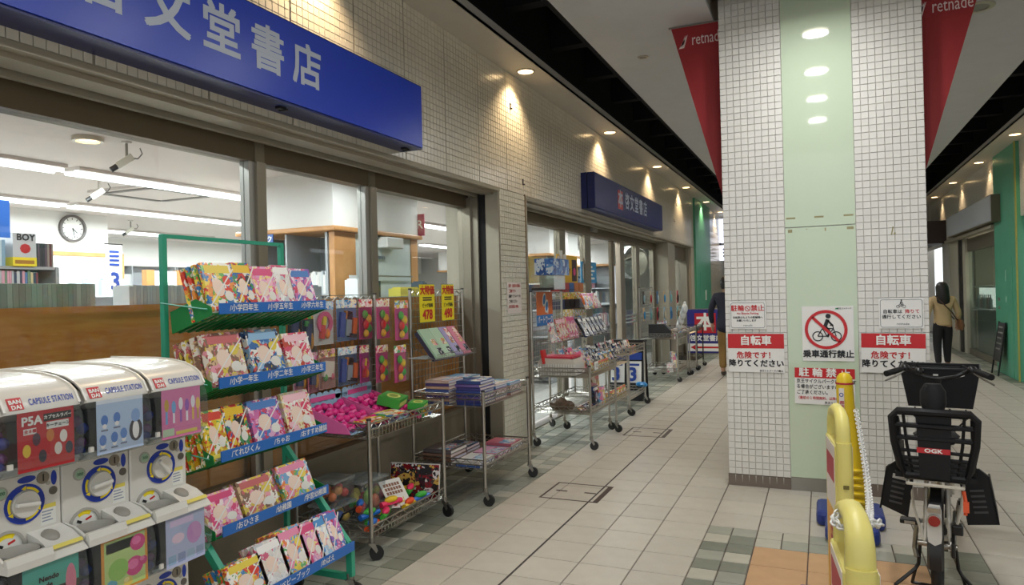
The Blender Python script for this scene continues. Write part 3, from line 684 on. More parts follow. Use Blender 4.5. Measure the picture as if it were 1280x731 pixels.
# security cameras
def camera_dev(x, y, z, label, aim, mat):
    t = thing('security_camera', label, 'camera', (x, y, z), aim); t.scale = (.68, .68, .75)
    MB().cyl((0, 0, 0), (0, 0, -.015), .05, n=14).build('ceiling_plate', WHITE, t); MB().cyl((0, 0, -.015), (0, 0, -.15), .014).build('stem', STEEL, t)
    Q = Matrix.Translation((0, -.02, -.19)) @ Matrix.Rotation(rad(35), 4, 'X')
    MB().at(Q).box(-.035, .035, -.09, .09, -.035, .035).build('housing', mat, t, bevel=.008); MB().at(Q).cyl((0, -.09, 0), (0, -.16, 0), .028, n=12).build('lens', BLACK, t)
    MB().tube([(0, .04, -.15), (.04, .1, -.16), (.1, .13, -.12), (.16, .1, -.08)], .006, 5).build('cable', BLACK, t)
camera_dev(-4.55, 3.56, 2.7, 'white box camera on the shop ceiling beside the warm downlight', -.5, M('cam_cream', 'd8d4c6', .4))
camera_dev(-6.1, 4.48, 2.7, 'white box camera on the shop ceiling above the clock', -.6, MATS['cam_cream'])
camera_dev(-8.9, 7.0, 2.7, 'small far camera on the shop ceiling right of the clock', -.6, MATS['cam_cream'])
# g) behind the entrance
bookcase('grey shelving below the bulkhead behind the left entrance pane', (-5.25, 11.12, 0), 0, 1.05, 2.15, .5, (.3, .8, 1.25, 1.7), 1)
book_row(0, 20, (-5.2, 11.14, 1.702), 0, 'mix', 'book on the shelving behind the left entrance pane', 'books behind the left entrance pane', th=.02, d=.14, h=.22, var=.12)
bookcase('long grey bookcase at the back of the entrance aisle', (-8.0, 16.85, 0), 0, 3.4, 2.15, .5, (.3, .8, 1.25, 1.62), 3)
for z, pal in ((1.252, 'white'), (1.622, 'dark')):
    book_row(0, 60, (-7.9, 16.87, z), 0, pal, 'far row of books on the aisle bookcase, %s shelf' % ('upper' if z > 1.5 else 'lower'), None, far=1, th=.042, d=.15, h=.28, gap=.004, var=.12)
bookcase('low grey bookcase just inside the entrance', (-4.3, 12.75, 0), H, 3.2, 1.25, .3, (.3, .8, 1.25))
book_row(0, 70, (-4.32, 12.8, .802), H, 'mix', 'far row of books on the low bookcase inside the entrance', None, far=1, th=.032, d=.15, h=.25, var=.12)
t = thing('convex_mirror', 'round convex mirror hanging inside the entrance', 'mirror', (-3.55, 14.3, 2.12), rad(35))
MB().ell((0, 0, 0), .33, .12, .33, 24, 12).build('dome', M('mirror_chrome', 'd6dad8', .08, 1.0), t, smooth=True); MB().ring((0, .02, 0), .30, .345, .03, 'y', 28).build('rim', WHITE, t); MB().cyl((0, .05, .2), (0, .05, .58), .012).build('bracket', STEEL, t)
t = thing('gondola_display', 'low white magazine table inside the entrance', 'table', (-4.6, 9.4, 0), H); MB().box(0, 1.6, 0, .7, .76, .80).build('top', SG, t); MB().box(.03, 1.57, .03, .67, 0, .76).build('base', WHITE, t)
for i in range(8):
    tag(MB().box(0, .17, 0, .24, 0, .02 + .012 * (i % 3)).build('magazine', print_mat('shop_mag', ['e4d8d0', 'c86a80', '6a90b8', 'e8e0c0'], 30), loc=(-4.66 - .3 * (i // 4), 9.47 + .36 * (i % 4), .801), rot=(0, 0, H)), 'magazine lying on the low white table inside the entrance', 'magazine', 'magazines on the entrance table')

# ================================================================== shop signs
SBL = M('sign_royal_blue', '0c38b4', .30); SBE = M('sign_edge_blue', '0c1a5c', .35); SIL = M('sign_silver_text', 'b4bcc8', .4)
t = thing('shop_sign', 'large blue lightbox sign with silver characters above the shop window', 'sign', (XW, 4.335, 2.573), H)
MB().box(-4.9, 0, -.172, 0, 0, .447).build('cabinet', SBE, t); MB().box(-4.9, -.012, -.18, -.172, .012, .437).build('face', SBL, t)
for ch, y in zip('啓文堂書店', (1.91, 2.21, 2.51, 2.812, 3.112)): text(ch, .245, SIL, t, (y - 4.335, -.1815, .226), '-y', .022)
for x in (-.12, -1.35, -2.9): MB().cbox((x, -.10, -.006), (.05, .03, .014)).cbox((x + .02, -.10, -.012), (.015, .05, .01)).build('clip', BLACK, t)
SB2 = M('sign_indigo', '2a3170', .24)
t = thing('shop_sign', 'smaller indigo lightbox sign with red emblem above the entrance', 'sign', (XW, 8.475, 2.58), H)
MB().box(0, 4.1, -.075, 0, 0, .45).build('cabinet', SBE, t); MB().box(0, 4.1, -.17, -.085, 0, .45).build('front_frame', SBE, t); MB().box(.02, 4.1, -.085, -.07, .02, .43).build('core', BLACK, t)
MB().box(.015, 4.085, -.176, -.17, .015, .435).build('face', SB2, t)
MB().box(1.10, 1.36, -.178, -.176, .10, .36).build('emblem_square', M('emblem_red', 'b83a3c', .4), t); text('本', .25, SIL, t, (1.23, -.1795, .232), '-y', .03)
for i, ch in enumerate('啓文堂書店'): text(ch, .25, SIL, t, (1.60 + .285 * i, -.1795, .235), '-y', .022)
# ------------------------------------------------------------------ notices on the pillar
YS = PYF - .012
def plate(nm, label, x0, x1, z0, z1, tilt=0.0):
    t = thing(nm, label, 'sign', ((x0 + x1) / 2, YS, (z0 + z1) / 2)); t.rotation_euler = (0, tilt, 0)
    w_, h = (x1 - x0) / 2, (z1 - z0) / 2
    MB().box(-w_, w_, 0, .003, -h, h).build('plate', M('notice_white', 'e2e0da', .4), t)
    return t, w_, h
def bike_icon(t, cx, cz, s, mat, y=-.002):
    b = MB()
    for x in (-.42, .42): b.ring((cx + x * s, y + .0008, cz - .28 * s), .20 * s, .25 * s, .0008, 'y', 20)
    def bar(x0, z0, x1, z1, w_):
        a = math.atan2(z1 - z0, x1 - x0); b.cbox((cx + (x0 + x1) / 2 * s, y, cz + (z0 + z1) / 2 * s), (math.hypot(x1 - x0, z1 - z0) * s, .0012, w_ * s), R3('Y', -a))
    for q in ((-.42, -.28, -.2, .12), (-.2, .12, .3, .1), (.3, .1, .42, -.28), (-.2, .12, 0, -.28), (0, -.28, .3, .1), (-.42, -.28, 0, -.28), (.3, .1, .27, .28), (.27, .28, .14, .26)): bar(*q, .045)
    bar(-.08, .2, .05, .56, .17); bar(.05, .5, .28, .24, .09); bar(-.06, .2, .12, -.02, .12); bar(.12, -.02, .04, -.32, .09)
    b.disc((cx + .07 * s, y, cz + .72 * s), .12 * s, 'y', 14)
    return b.build('bicycle_icon', mat, t)
GRY = M('print_grey', '6c7274', .5)
t, w_, h = plate('parking_notice', 'small white notice with red heading, top left on the pillar', -.665, -.397, 1.224, 1.438)
def border(t, w_, h, m):
    b = MB()
    for a in (-1, 1):
        b.cbox((a * w_, -.001, 0), (.003, .001, 2 * h - .03)); b.cbox((0, -.001, a * h), (2 * w_ - .03, .001, .003))
    for a in (-1, 1):
        for c in (-1, 1): b.ring((a * (w_ - .015), -.0005, c * (h - .015)), .0135, .0165, .001, 'y', 6, {(1, 1): 0, (-1, 1): H, (-1, -1): PI, (1, -1): 1.5 * PI}[(a, c)], {(1, 1): H, (-1, 1): PI, (-1, -1): 1.5 * PI, (1, -1): 2 * PI}[(a, c)])
    b.build('border', m, t)
border(t, w_ - .01, h - .01, GRY)
text('駐輪', .05, RED, t, (-.074, -.002, .052), '-y', .02); text('禁止', .05, RED, t, (.074, -.002, .052), '-y', .02)
MB().ring((0.0, -.001, .052), .016, .021, .001, 'y', 18).cbox((0, -.0016, .052), (.036, .001, .004), R3('Y', rad(45))).build('prohibition_ring', RED, t)
text('No Bicycle Parking', .021, RED, t, (0, -.002, .014)); text('自転車はもよりの駐輪場へ', .0185, INK, t, (0, -.002, -.018)); text('お願いいたします', .0185, INK, t, (-.01, -.002, -.042)); text('retnade', .022, GRY, t, (.0, -.002, -.078), bold=0)
def red_sign(label, x0, x1, z0, z1, band, tilt=0):
    t, w_, h = plate('danger_notice', label, x0, x1, z0, z1, tilt)
    MB().box(-w_, w_, -.001, 0, h - band, h).build('red_band', RED, t)
    text('自転車', .078, WPRINT, t, (0, -.003, h - band / 2), bold=.025); text('危険です！', .056, RED, t, (0, -.002, h - band - .055), bold=.022, spacing=1.05); text('降りてください', .058, INK, t, (.0, -.002, h - band - .118), bold=.03)
    text('京王リトナード八幡山', .017, INK, t, (w_ - .095, -.002, -h + .012)); return t
red_sign('white notice with a red band on the left side of the pillar', -.683, -.272, .89, 1.187, .113)
red_sign('white notice with a red band behind the bicycle handlebar', .255, .665, .905, 1.19, .105, rad(.6))
t, w_, h = plate('no_riding_notice', 'square white no-cycling notice with red circle on the green glass', -.142, .21, .985, 1.393)
bike_icon(t, -.006, .022, .15, INK)
MB().ring((-.012, -.0025, .03), .124, .146, .001, 'y', 36).cbox((-.012, -.003, .03), (.26, .001, .021), R3('Y', rad(45))).build('prohibition_ring', RED, t)
text('乗車通行禁止', .058, INK, t, (0, -.002, -.155), bold=.035); MB().box(.055, .075, -.001, 0, h - .024, h - .014).build('green_mark', M('mark_green', '2a8a50', .5), t); text('京王リトナード', .014, INK, t, (.115, -.002, h - .019))
t, w_, h = plate('parking_ban_notice', 'white parking-ban notice behind the yellow sign stand', -.203, .208, .658, .93, rad(.7))
MB().box(-w_, w_, -.001, 0, h - .075, h).build('red_band', RED, t); text('駐 輪 禁 止', .07, WPRINT, t, (0, -.003, h - .037), bold=.02, sx=1.05)
for i, (s_, m) in enumerate((('京王サイクルパークにご案内す', INK), ('る場合がございますので', INK), ('ご了承ください。', INK), ('（最初の１時間無料、以降有料）', RED))):
    text(s_, .034 if i < 3 else .026, m, t, (-w_ + .012, -.002, h - .10 - .042 * i), align='LEFT', bold=.015, sx=.86)
text('京王リトナード八幡山', .02, INK, t, (.1, -.002, -h + .015))
t, w_, h = plate('dismount_notice', 'small white notice with bicycle pictogram, top right on the pillar', .375, .66, 1.226, 1.443)
border(t, w_ - .01, h - .01, GRY); bike_icon(t, .0, .062, .045, INK)
text('自転車は', .031, INK, t, (-.055, -.002, .012), bold=.015); text('降りて', .031, RED, t, (.07, -.002, .012), bold=.015); text('通行してください', .031, INK, t, (0, -.002, -.026), bold=.015); text('retnade', .026, GRY, t, (.01, -.002, -.075), bold=0)
# notice on the tiled pier
t = thing('paper_notice', 'white paper notice with red and black lines on the tiled pier', 'sign', (XW + .002, 6.29, 1.50), H)
MB().box(-.17, .17, -.002, 0, -.15, .15).build('sheet', M('notice_paper', 'd8cfc8', .7), t)
for i, (s_, m) in enumerate((('駐車・自転車の駐輪は', RED), ('ご遠慮下さい', RED), ('駐輪サイクルパークを', INK), ('ご利用ください', INK), ('啓文堂書店八幡山', RED), ('', INK))):
    if s_: text(s_, .034, m, t, (-.14, -.004, .115 - .05 * i), align='LEFT', bold=.01, sx=.85)
# ------------------------------------------------------------------ pennant banners beside the pillar
BAN = M('banner_red', '8e1418', .6, var=.04); BTX = M('banner_text', 'd8c4c0', .6)
def pennant(label, pts, tx, tz):
    t = thing('pennant_banner', label, 'banner', (0, 5.95, 0))
    MB().prism(pts, -.003, .003, 'y').build('cloth', BAN, t)
    xs = [p[0] for p in pts]
    MB().tube([(min(xs) - .02, 0, 3.712), (max(xs), 0, 3.712)], .008, 6).build('rod', STEEL, t)
    for k in range(3): MB().add([(tx - .075 + .012 * k, -.0045, tz - .06 + .012 * k), (tx - .03, -.0045, tz - .055 + .03 * k), (tx + .0 - .01 * k, -.0045, tz + .05)], [(0, 1, 2)]).build('feather_mark', BTX, t)
    text('retnade', .135, BTX, t, (tx + .03, -.005, tz), align='LEFT', bold=-.005, sx=.62)
    return t
pennant('red triangular banner hanging left of the pillar', [(-1.10, 3.712), (-.47, 3.712), (-.47, 1.36)], -.965, 3.59)
pennant('red triangular banner hanging right of the pillar', [(1.10, 3.712), (.47, 1.52), (.47, 3.712)], .745, 3.545)
# ------------------------------------------------------------------ signs of the other shops
t = thing('shop_sign', 'blank silver lightbox sign on the right shop front', 'sign', (XR, 14.05, 2.55), -H)
MB().box(-4.55, 0, -.17, 0, 0, .45).build('cabinet', M('sign_bronze', '6a6250', .5), t); MB().box(-4.53, -.02, -.176, -.17, .015, .435).build('face', M('sign_silver_face', 'c4c8cc', .22), t)
t = thing('shop_sign', 'brown box sign farther along on the right', 'sign', (XR, 19.9, 2.5), -H)
MB().box(-1.6, 0, -.45, 0, 0, .55).build('cabinet', M('sign_brown', '3a2c28', .5), t); MB().box(-1.5, -.1, -.456, -.45, .08, .47).build('face', M('sign_brown_face', '54403c', .4), t); MB().box(-.6, -.35, -.459, -.456, .18, .36).build('emblem', M('sign_emblem', '8a7068', .5), t)
t = thing('lit_sign', 'white lit projecting sign with dark blue characters beyond the green column', 'sign', (-2.73, 21.5, 2.45))
LITW = M('lit_sign_face', 'e4ecff', .4, emit=1.2); DKB = M('lit_sign_ink', '26306a', .5)
MB().box(0, .72, 0, .2, .42, 1.12).build('upper_box', LITW, t); MB().box(0, .72, 0, .2, -.1, .34).build('lower_box', LITW, t); [MB().cbox((.2 + .18 * (i % 3), -.006, .62 + .2 * (i // 3)), (.11, .008, .12), R3('Y', .4 * (i % 2))).build('dark_figure', DKB, t) for i in range(6)]; [MB().box(.1, .6, -.01, 0, .0 + .1 * i, .05 + .1 * i).build('dark_line', DKB, t) for i in range(3)]; MB().box(0, .05, .05, .15, -.1, 1.12).build('bracket', DARKSTEEL, t)

# ================================================================== wire carts
WIRE = .0036
RUB = M('caster_rubber', '161616', .5)
def caster(parent, x, y, ang=0.0):
    c = MB(); c.cyl((0, 0, .10), (0, 0, .135), .016, n=10); c.prism([(-.024, .045), (.018, .105), (-.018, .105), (-.034, .06)], -.017, -.013, 'x'); c.prism([(-.024, .045), (.018, .105), (-.018, .105), (-.034, .06)], .013, .017, 'x'); c.cbox((0, 0, .102), (.036, .04, .006))
    o = c.build('caster', STEEL, parent, loc=(x, y, 0), rot=(0, 0, ang))
    w_ = MB(); w_.tube([(-.0115, -.028, .042), (.0115, -.028, .042)], .042, 16).build('wheel', RUB, o, smooth=True)
    return o
def zig(b, p0, p1, z0, z1, step=.05):
    p0, p1 = Vector(p0), Vector(p1); L = (p1 - p0).length; n = max(2, int(round(L / step))); pts = []
    for i in range(n + 1):
        q = p0.lerp(p1, i / n); q.z = z1 if i % 2 else z0; pts.append(q)
    b.tube(pts, WIRE, 4, cap=False)
def wire_shelf(parent, w_, d, z, depth=.09, mesh=.035, name='wire_shelf', mat=None, ledge=.038):
    b = MB(); c = [(0, 0), (w_, 0), (w_, d), (0, d)]
    for zz in (z, z - ledge): b.tube([(x, y, zz) for x, y in c], .0055, 5, closed=True)
    for i in range(4):
        a, e = c[i], c[(i + 1) % 4]; zig(b, (a[0], a[1], 0), (e[0], e[1], 0), z - ledge, z)
    o = b.build(name, mat or CHROME, parent)
    m = MB(); zb = z - depth
    n = int(w_ / mesh)
    for i in range(n + 1):
        x = w_ * i / n; m.tube([(x, 0, z - ledge), (x, 0, zb), (x, d, zb), (x, d, z - ledge)], WIRE * .8, 3, cap=False)
    n = int(d / mesh / 2)
    for i in range(n + 1):
        y = d * i / n; m.tube([(0, y, z - ledge), (0, y, zb), (w_, y, zb), (w_, y, z - ledge)], WIRE * .8, 3, cap=False)
    m.build('basket_mesh', mat or CHROME, o)
    return o
def wire_cart(label, loc, w_, d, ztop, zlow, zback, grid=True, rz=H, mat=None, cast=True, deep=.09):
    t = thing('wire_cart', label, 'cart', loc, rz); mat = mat or CHROME
    for x in (0, w_):
        for y, zt in ((0, ztop + .02), (d, zback)):
            p = MB().cyl((x, y, .10 if cast else 0), (x, y, zt), .0125, n=10).build('post', mat, t, smooth=True)
            MB().cyl((x, y, zt), (x, y, zt + .012), .0145, n=10).build('post_cap', DARKSTEEL, p)
            if cast: caster(t, x, y, random.uniform(-.6, .8))
    wire_shelf(t, w_, d, ztop, deep, mat=mat); wire_shelf(t, w_, d, zlow, .07, mat=mat)
    if grid:
        g = MB()
        n = int(w_ / .05)
        for i in range(1, n): g.tube([(w_ * i / n, d, ztop), (w_ * i / n, d, zback)], WIRE * .8, 3, cap=False)
        k = int((zback - ztop) / .05)
        for i in range(1, k + 1): g.tube([(0, d, ztop + (zback - ztop) * i / k), (w_, d, ztop + (zback - ztop) * i / k)], WIRE * .8, 3, cap=False)
        zig(g, (0, d, 0), (w_, d, 0), zback - .04, zback - .01)
        g.build('back_grid', mat, t)
    return t
def place(t, x, y, z=0.0):
    """local point of a cart -> world"""
    c, s_ = math.cos(t.rotation_euler.z), math.sin(t.rotation_euler.z)
    return (t.location.x + x * c - y * s_, t.location.y + x * s_ + y * c, t.location.z + z)

# ------------------------------------------------------------------ printed goods
PAL = {
 'hero': ['c83028', '2a2a2e', 'e8c030', '3a8a50', 'e8e0d0', '3060a8'], 'pink': ['e888a8', 'f0b8c8', 'd85080', 'f4e4e4', 'e0a0c8', 'f0d890'],
 'purple': ['8a60b0', 'd070a8', '5080c0', 'e8b0d0', 'f0e0e8', 'd04060'], 'green': ['60a850', 'd84030', 'e8d050', 'f0ece0', '3878b0', 'e89040'],
 'photo': ['d8b890', 'e0c850', 'c86a6a', 'f0e8dc', '8a6a58', 'e8a0b0'], 'blue': ['3468a8', 'e0c840', '90b8d8', 'f0ece4', 'd05050', '283858'],
 'cream': ['ece4d4', 'd84868', 'f0c0c8', 'e8d8a0', 'c04030', 'f4f0ea'], 'rain': ['e88048', 'e8d058', 'e890b0', '78a8d0', 'f4f0ec', '68b070'],
 'sky': ['a8d0e8', 'f0f0ec', '5090c8', 'd8e4ec', 'e090a8', 'f4e8c0'], 'red': ['a82028', '201c1e', 'e4dcd4', '701820', 'c8a048', '383438'],
 'lemon': ['e0c028', 'f0dc60', 'd84838', 'f4f0e0', 'c89820', '58a050'], 'white': ['ece8e2', 'dcd8d2', 'f2f0ec', 'd06080', 'c8ccd0', 'e8d8c8'],
 'dark': ['22242c', '30384c', 'd8d8d4', '18181c', '283a70', '484c54'], 'teal': ['48a898', '202428', 'e8e4d8', 'd84878', '70c0b0', '303438']}
def PM(p, sc=26): return print_mat('print_%s_%d' % (p, sc), PAL[p], sc)
MAGM = {}
def mag_mesh(w_, h, t_, pal, sc=26):
    k = (w_, h, t_, pal, sc)
    if k not in MAGM:
        b = MB(); b.mat(0).box(0, w_, 0, t_, 0, h); b.mat(1).box(.002, w_ + .0008, t_ * .15, t_ * .85, .002, h - .002)
        b.mat(2).box(w_ * .08, w_ * .92, -.0006, 0, h * .80, h * .95); b.mat(3).box(w_ * .16, w_ * .7, -.0007, 0, h * .08, h * .16); b.mat(4).disc((w_ * .42, -.0009, h * .52), h * .17, 'y', 14, w_ * .2); b.mat(1).disc((w_ * .72, -.0011, h * .36), h * .1, 'y', 12, w_ * .15); b.mat(2).disc((w_ * .22, -.0012, h * .3), h * .075, 'y', 10, w_ * .1); b.mat(3).disc((w_ * .74, -.001, h * .66), h * .09, 'y', 12, w_ * .13)
        r = random.Random(hash(pal) % 1000 + int(w_ * 1000))
        MAGM[k] = b.mesh('magazine', [PM(pal, sc), PAPER, M('title_' + pal, PAL[pal][2], .35), M('title2_' + pal, PAL[pal][1], .35), M('cover_figure_' + pal, {'dark': '9aa0ac', 'red': 'c8a048'}.get(pal, 'ecd2c0'), .35)])
    return MAGM[k]
def magazine(loc, rz, w_, h, t_, pal, label, group=None, lean=0.0, yaw=0.0, sc=26, band=True, name='magazine'):
    o = link(name, mag_mesh(w_, h, t_, pal, sc), None, loc, (-lean, 0, rz + yaw)); o.rotation_mode = 'XYZ'
    tag(o, label, 'magazine', group)
    if band: 
        MB().cbox((w_ * .5, -.0015, h * .5), (math.hypot(w_, h) * .9, .0015, .006), R3('Y', -math.atan2(h, w_) * .8)).build('string', M('white_string', 'e6e4de', .6), o)
    return o

# ================================================================== green magazine rack
GR = M('rack_green', '2f9c7c', .4); GRT = M('rack_tray_green', '0f7a3c', .42); LBL = M('rack_label_blue', '2468b8', .4)
RX, RY = -2.40, 2.24
rk = thing('magazine_rack', 'green tiered magazine rack with blue shelf labels on casters', 'rack', (RX, RY, 0), H)
for x in (0, .74):
    MB().box(x - .013, x + .013, .237, .263, .06, 1.845).build('post', GR, rk, bevel=.004)
    MB().prism([(.285, .78), (.25, .78), (-.175, .27), (-.175, .12), (-.14, .12), (-.14, .255)], x - .014, x + .014, 'x').build('leg', GR, rk)
    MB().box(x - .014, x + .014, -.16, .26, .10, .13).build('foot_bar', GR, rk)
    caster(rk, x, -.15, .4); caster(rk, x, .23, .2)
MB().box(.013, .727, .243, .259, 1.827, 1.845).build('top_bar', GR, rk); MB().box(0, .74, .24, .26, .42, .45).build('cross_bar', GR, rk)
TIER = [(1.52, -.04, ['小学四年生', '小学五年生', '小学六年生']), (1.20, -.03, ['小学一年生', '小学二年生', '小学三年生']), (.885, -.03, ['てれびくん', 'ちゃお', 'おすすめ雑誌']), (.565, -.03, ['おひさま', '幼稚園', '学習幼稚園']), (.29, -.185, ['ベビーブック', 'めばえ'])]
for k, (zf, yf, names) in enumerate(TIER):
    ft = MB().prism([(yf + .25, zf - .02), (yf + .10, zf + .035), (yf + .01, zf), (yf + .005, zf - .035), (yf + .24, zf - .115)], -.003, .0, 'x').build('tray', GRT, rk)
    MB().prism([(yf + .25, zf - .02), (yf + .10, zf + .035), (yf + .01, zf), (yf + .005, zf - .035), (yf + .24, zf - .115)], .74, .743, 'x').build('side_panel', GRT, ft)
    rb_ = MB()
    for i in range(15): rb_.prism([(yf + .01, zf - .035), (yf + .01, zf - .03), (yf + .24, zf - .105), (yf + .24, zf - .115)], .03 + .047 * i, .05 + .047 * i, 'x')
    rb_.prism([(yf + .01, zf - .03), (yf + .01, zf - .026), (yf + .24, zf - .100), (yf + .24, zf - .105)], 0, .74, 'x'); rb_.prism([(yf + .24, zf - .11), (yf + .25, zf - .02), (yf + .255, zf - .02), (yf + .246, zf - .112)], 0, .74, 'x')
    rb_.build('tray_floor', GRT, ft)
    MB().cyl((-.015, yf + .02, zf - .01), (-.015, .25, zf + .02), .0035, n=5).build('side_wire', M('rack_wire_green', '3a9c80', .4), ft)
    lb = MB().box(.03, .735, yf - .004, yf + .002, zf - .032, zf + .015).build('shelf_label', LBL, rk)
    for i, nm in enumerate(names):
        text('/' + nm, .034, WPRINT, lb, (.17 + .23 * i + (.12 if k == 4 else 0), yf - .006, zf - .009), '-y', .012, sx=.95)
# magazines on the five tiers: (x, width, height, thickness, palette, copies, label)
GO = [
 [(.02, .165, .24, .020, 'green', 4, 'green and red children\'s magazine at the left end of the top rack shelf'), (.185, .12, .245, .022, 'hero', 4, 'yellow and dark magazine second on the top rack shelf'), (.30, .15, .23, .022, 'pink', 4, 'pink girls\' magazine in the middle of the top rack shelf'), (.445, .12, .24, .02, 'white', 3, 'white and pink magazine right of middle on the top rack shelf'), (.56, .16, .225, .022, 'purple', 5, 'purple and blue magazine at the right end of the top rack shelf')],
 [(.035, .205, .25, .034, 'photo', 4, 'magazine with yellow and pink cover at the left of the second rack shelf'), (.28, .21, .25, .03, 'blue', 3, 'blue and yellow magazine in the middle of the second rack shelf'), (.51, .19, .22, .026, 'cream', 3, 'pale pink magazine at the right of the second rack shelf')],
 [(.0, .12, .23, .02, 'lemon', 5, 'yellow and black magazine at the left end of the third rack shelf'), (.125, .13, .235, .02, 'hero', 5, 'red and yellow magazine second on the third rack shelf'), (.275, .20, .235, .024, 'purple', 3, 'lilac magazine in the middle of the third rack shelf'), (.50, .20, .24, .03, 'cream', 3, 'cream and pink magazine at the right of the third rack shelf')],
 [(.0, .19, .19, .02, 'pink', 3, 'pink magazine at the left of the fourth rack shelf'), (.21, .22, .2, .02, 'photo', 3, 'white magazine with orange print in the middle of the fourth rack shelf'), (.47, .22, .21, .022, 'rain', 3, 'pink and rainbow magazine at the right of the fourth rack shelf')],
 [(-.02, .20, .19, .02, 'green', 4, 'green and white magazine at the left end of the bottom rack shelf'), (.16, .16, .22, .02, 'white', 3, 'white baby magazine second on the bottom rack shelf'), (.30, .16, .235, .02, 'rain', 4, 'orange baby magazine in the middle of the bottom rack shelf'), (.44, .12, .22, .018, 'pink', 4, 'pink magazine right of middle on the bottom rack shelf'), (.545, .09, .22, .018, 'sky', 4, 'pale blue magazine near the right end of the bottom rack shelf'), (.63, .10, .225, .018, 'purple', 3, 'pink purple magazine at the right end of the bottom rack shelf')]]
POS = ['frontmost copy', 'second copy', 'third copy', 'fourth copy', 'fifth copy', 'sixth copy']
for k, row in enumerate(GO):
    zf, yf, _ = TIER[k]
    for (x, w_, h, t_, pal, n, lb) in row:
        for i in range(n):
            yy = yf + .025 + i * (t_ + .006); zz = zf - .03 - (yy - yf) * .33 + .002
            magazine(place(rk, x + i * .004 - (.012 * i if i else 0), yy, zz), H, w_, h, t_, pal, lb + ', ' + POS[i], 'magazines on the green rack', lean=rad(17 if k < 3 else 24), yaw=0, band=(i == 0), sc=34)

# ================================================================== capsule vending machines
CAPW = M('machine_white', 'd4d1c8', .28, coat=.3); CAPG = M('machine_grey', 'a8a59c', .4); CLR = glass('clear_plastic', 'f2f4f4', .06, .05, .02); DKI = M('machine_inside', '24242a', .6); DIALB = M('dial_blue', '16389c', .35); LCD = M('price_lcd', '9cb89c', .3); STW = M('sticker_white', 'deded6', .5); LBLU = M('logo_outline', '2a50a8', .4)
POSTERS = [('red', 'b8202a', 'red poster with a black and white title', ['e0c040', '2a2a38', 'd8d0c8', '4a3040', 'c87838', 'e4dcd4', '303848']),
           ('ice', 'b4c8e4', 'pale blue poster with small round shapes', ['4a78c0', '4a78c0', '5a80c4', '4a78c0', '5a86c8', '302c38', 'f0ecea']),
           ('rose', 'd878a8', 'pink poster with wand shapes', ['c8a040', '70a8d8', 'f0e8f0', '9858b8', 'f0e8f0', 'e8c060', '6a58a8']),
           ('teal', '2a2c30', 'dark poster with teal top', ['48a898', '48a898', 'd84878', 'e8708c', '282828', 'd8d4c8', '48a898']),
           ('orange', 'd89030', 'orange poster with green and pink balls', ['90c058', 'd03880', 'd03880', 'd03880', '58a8c0', 'e0c860', 'd8e090']),
           ('lilac', 'b4bcdc', 'lilac poster with small pictures', ['c890b8', '88a8d8', 'e0708c', '90b0d0', '8898c0', 'a0b8d0', '98a8c8'])]
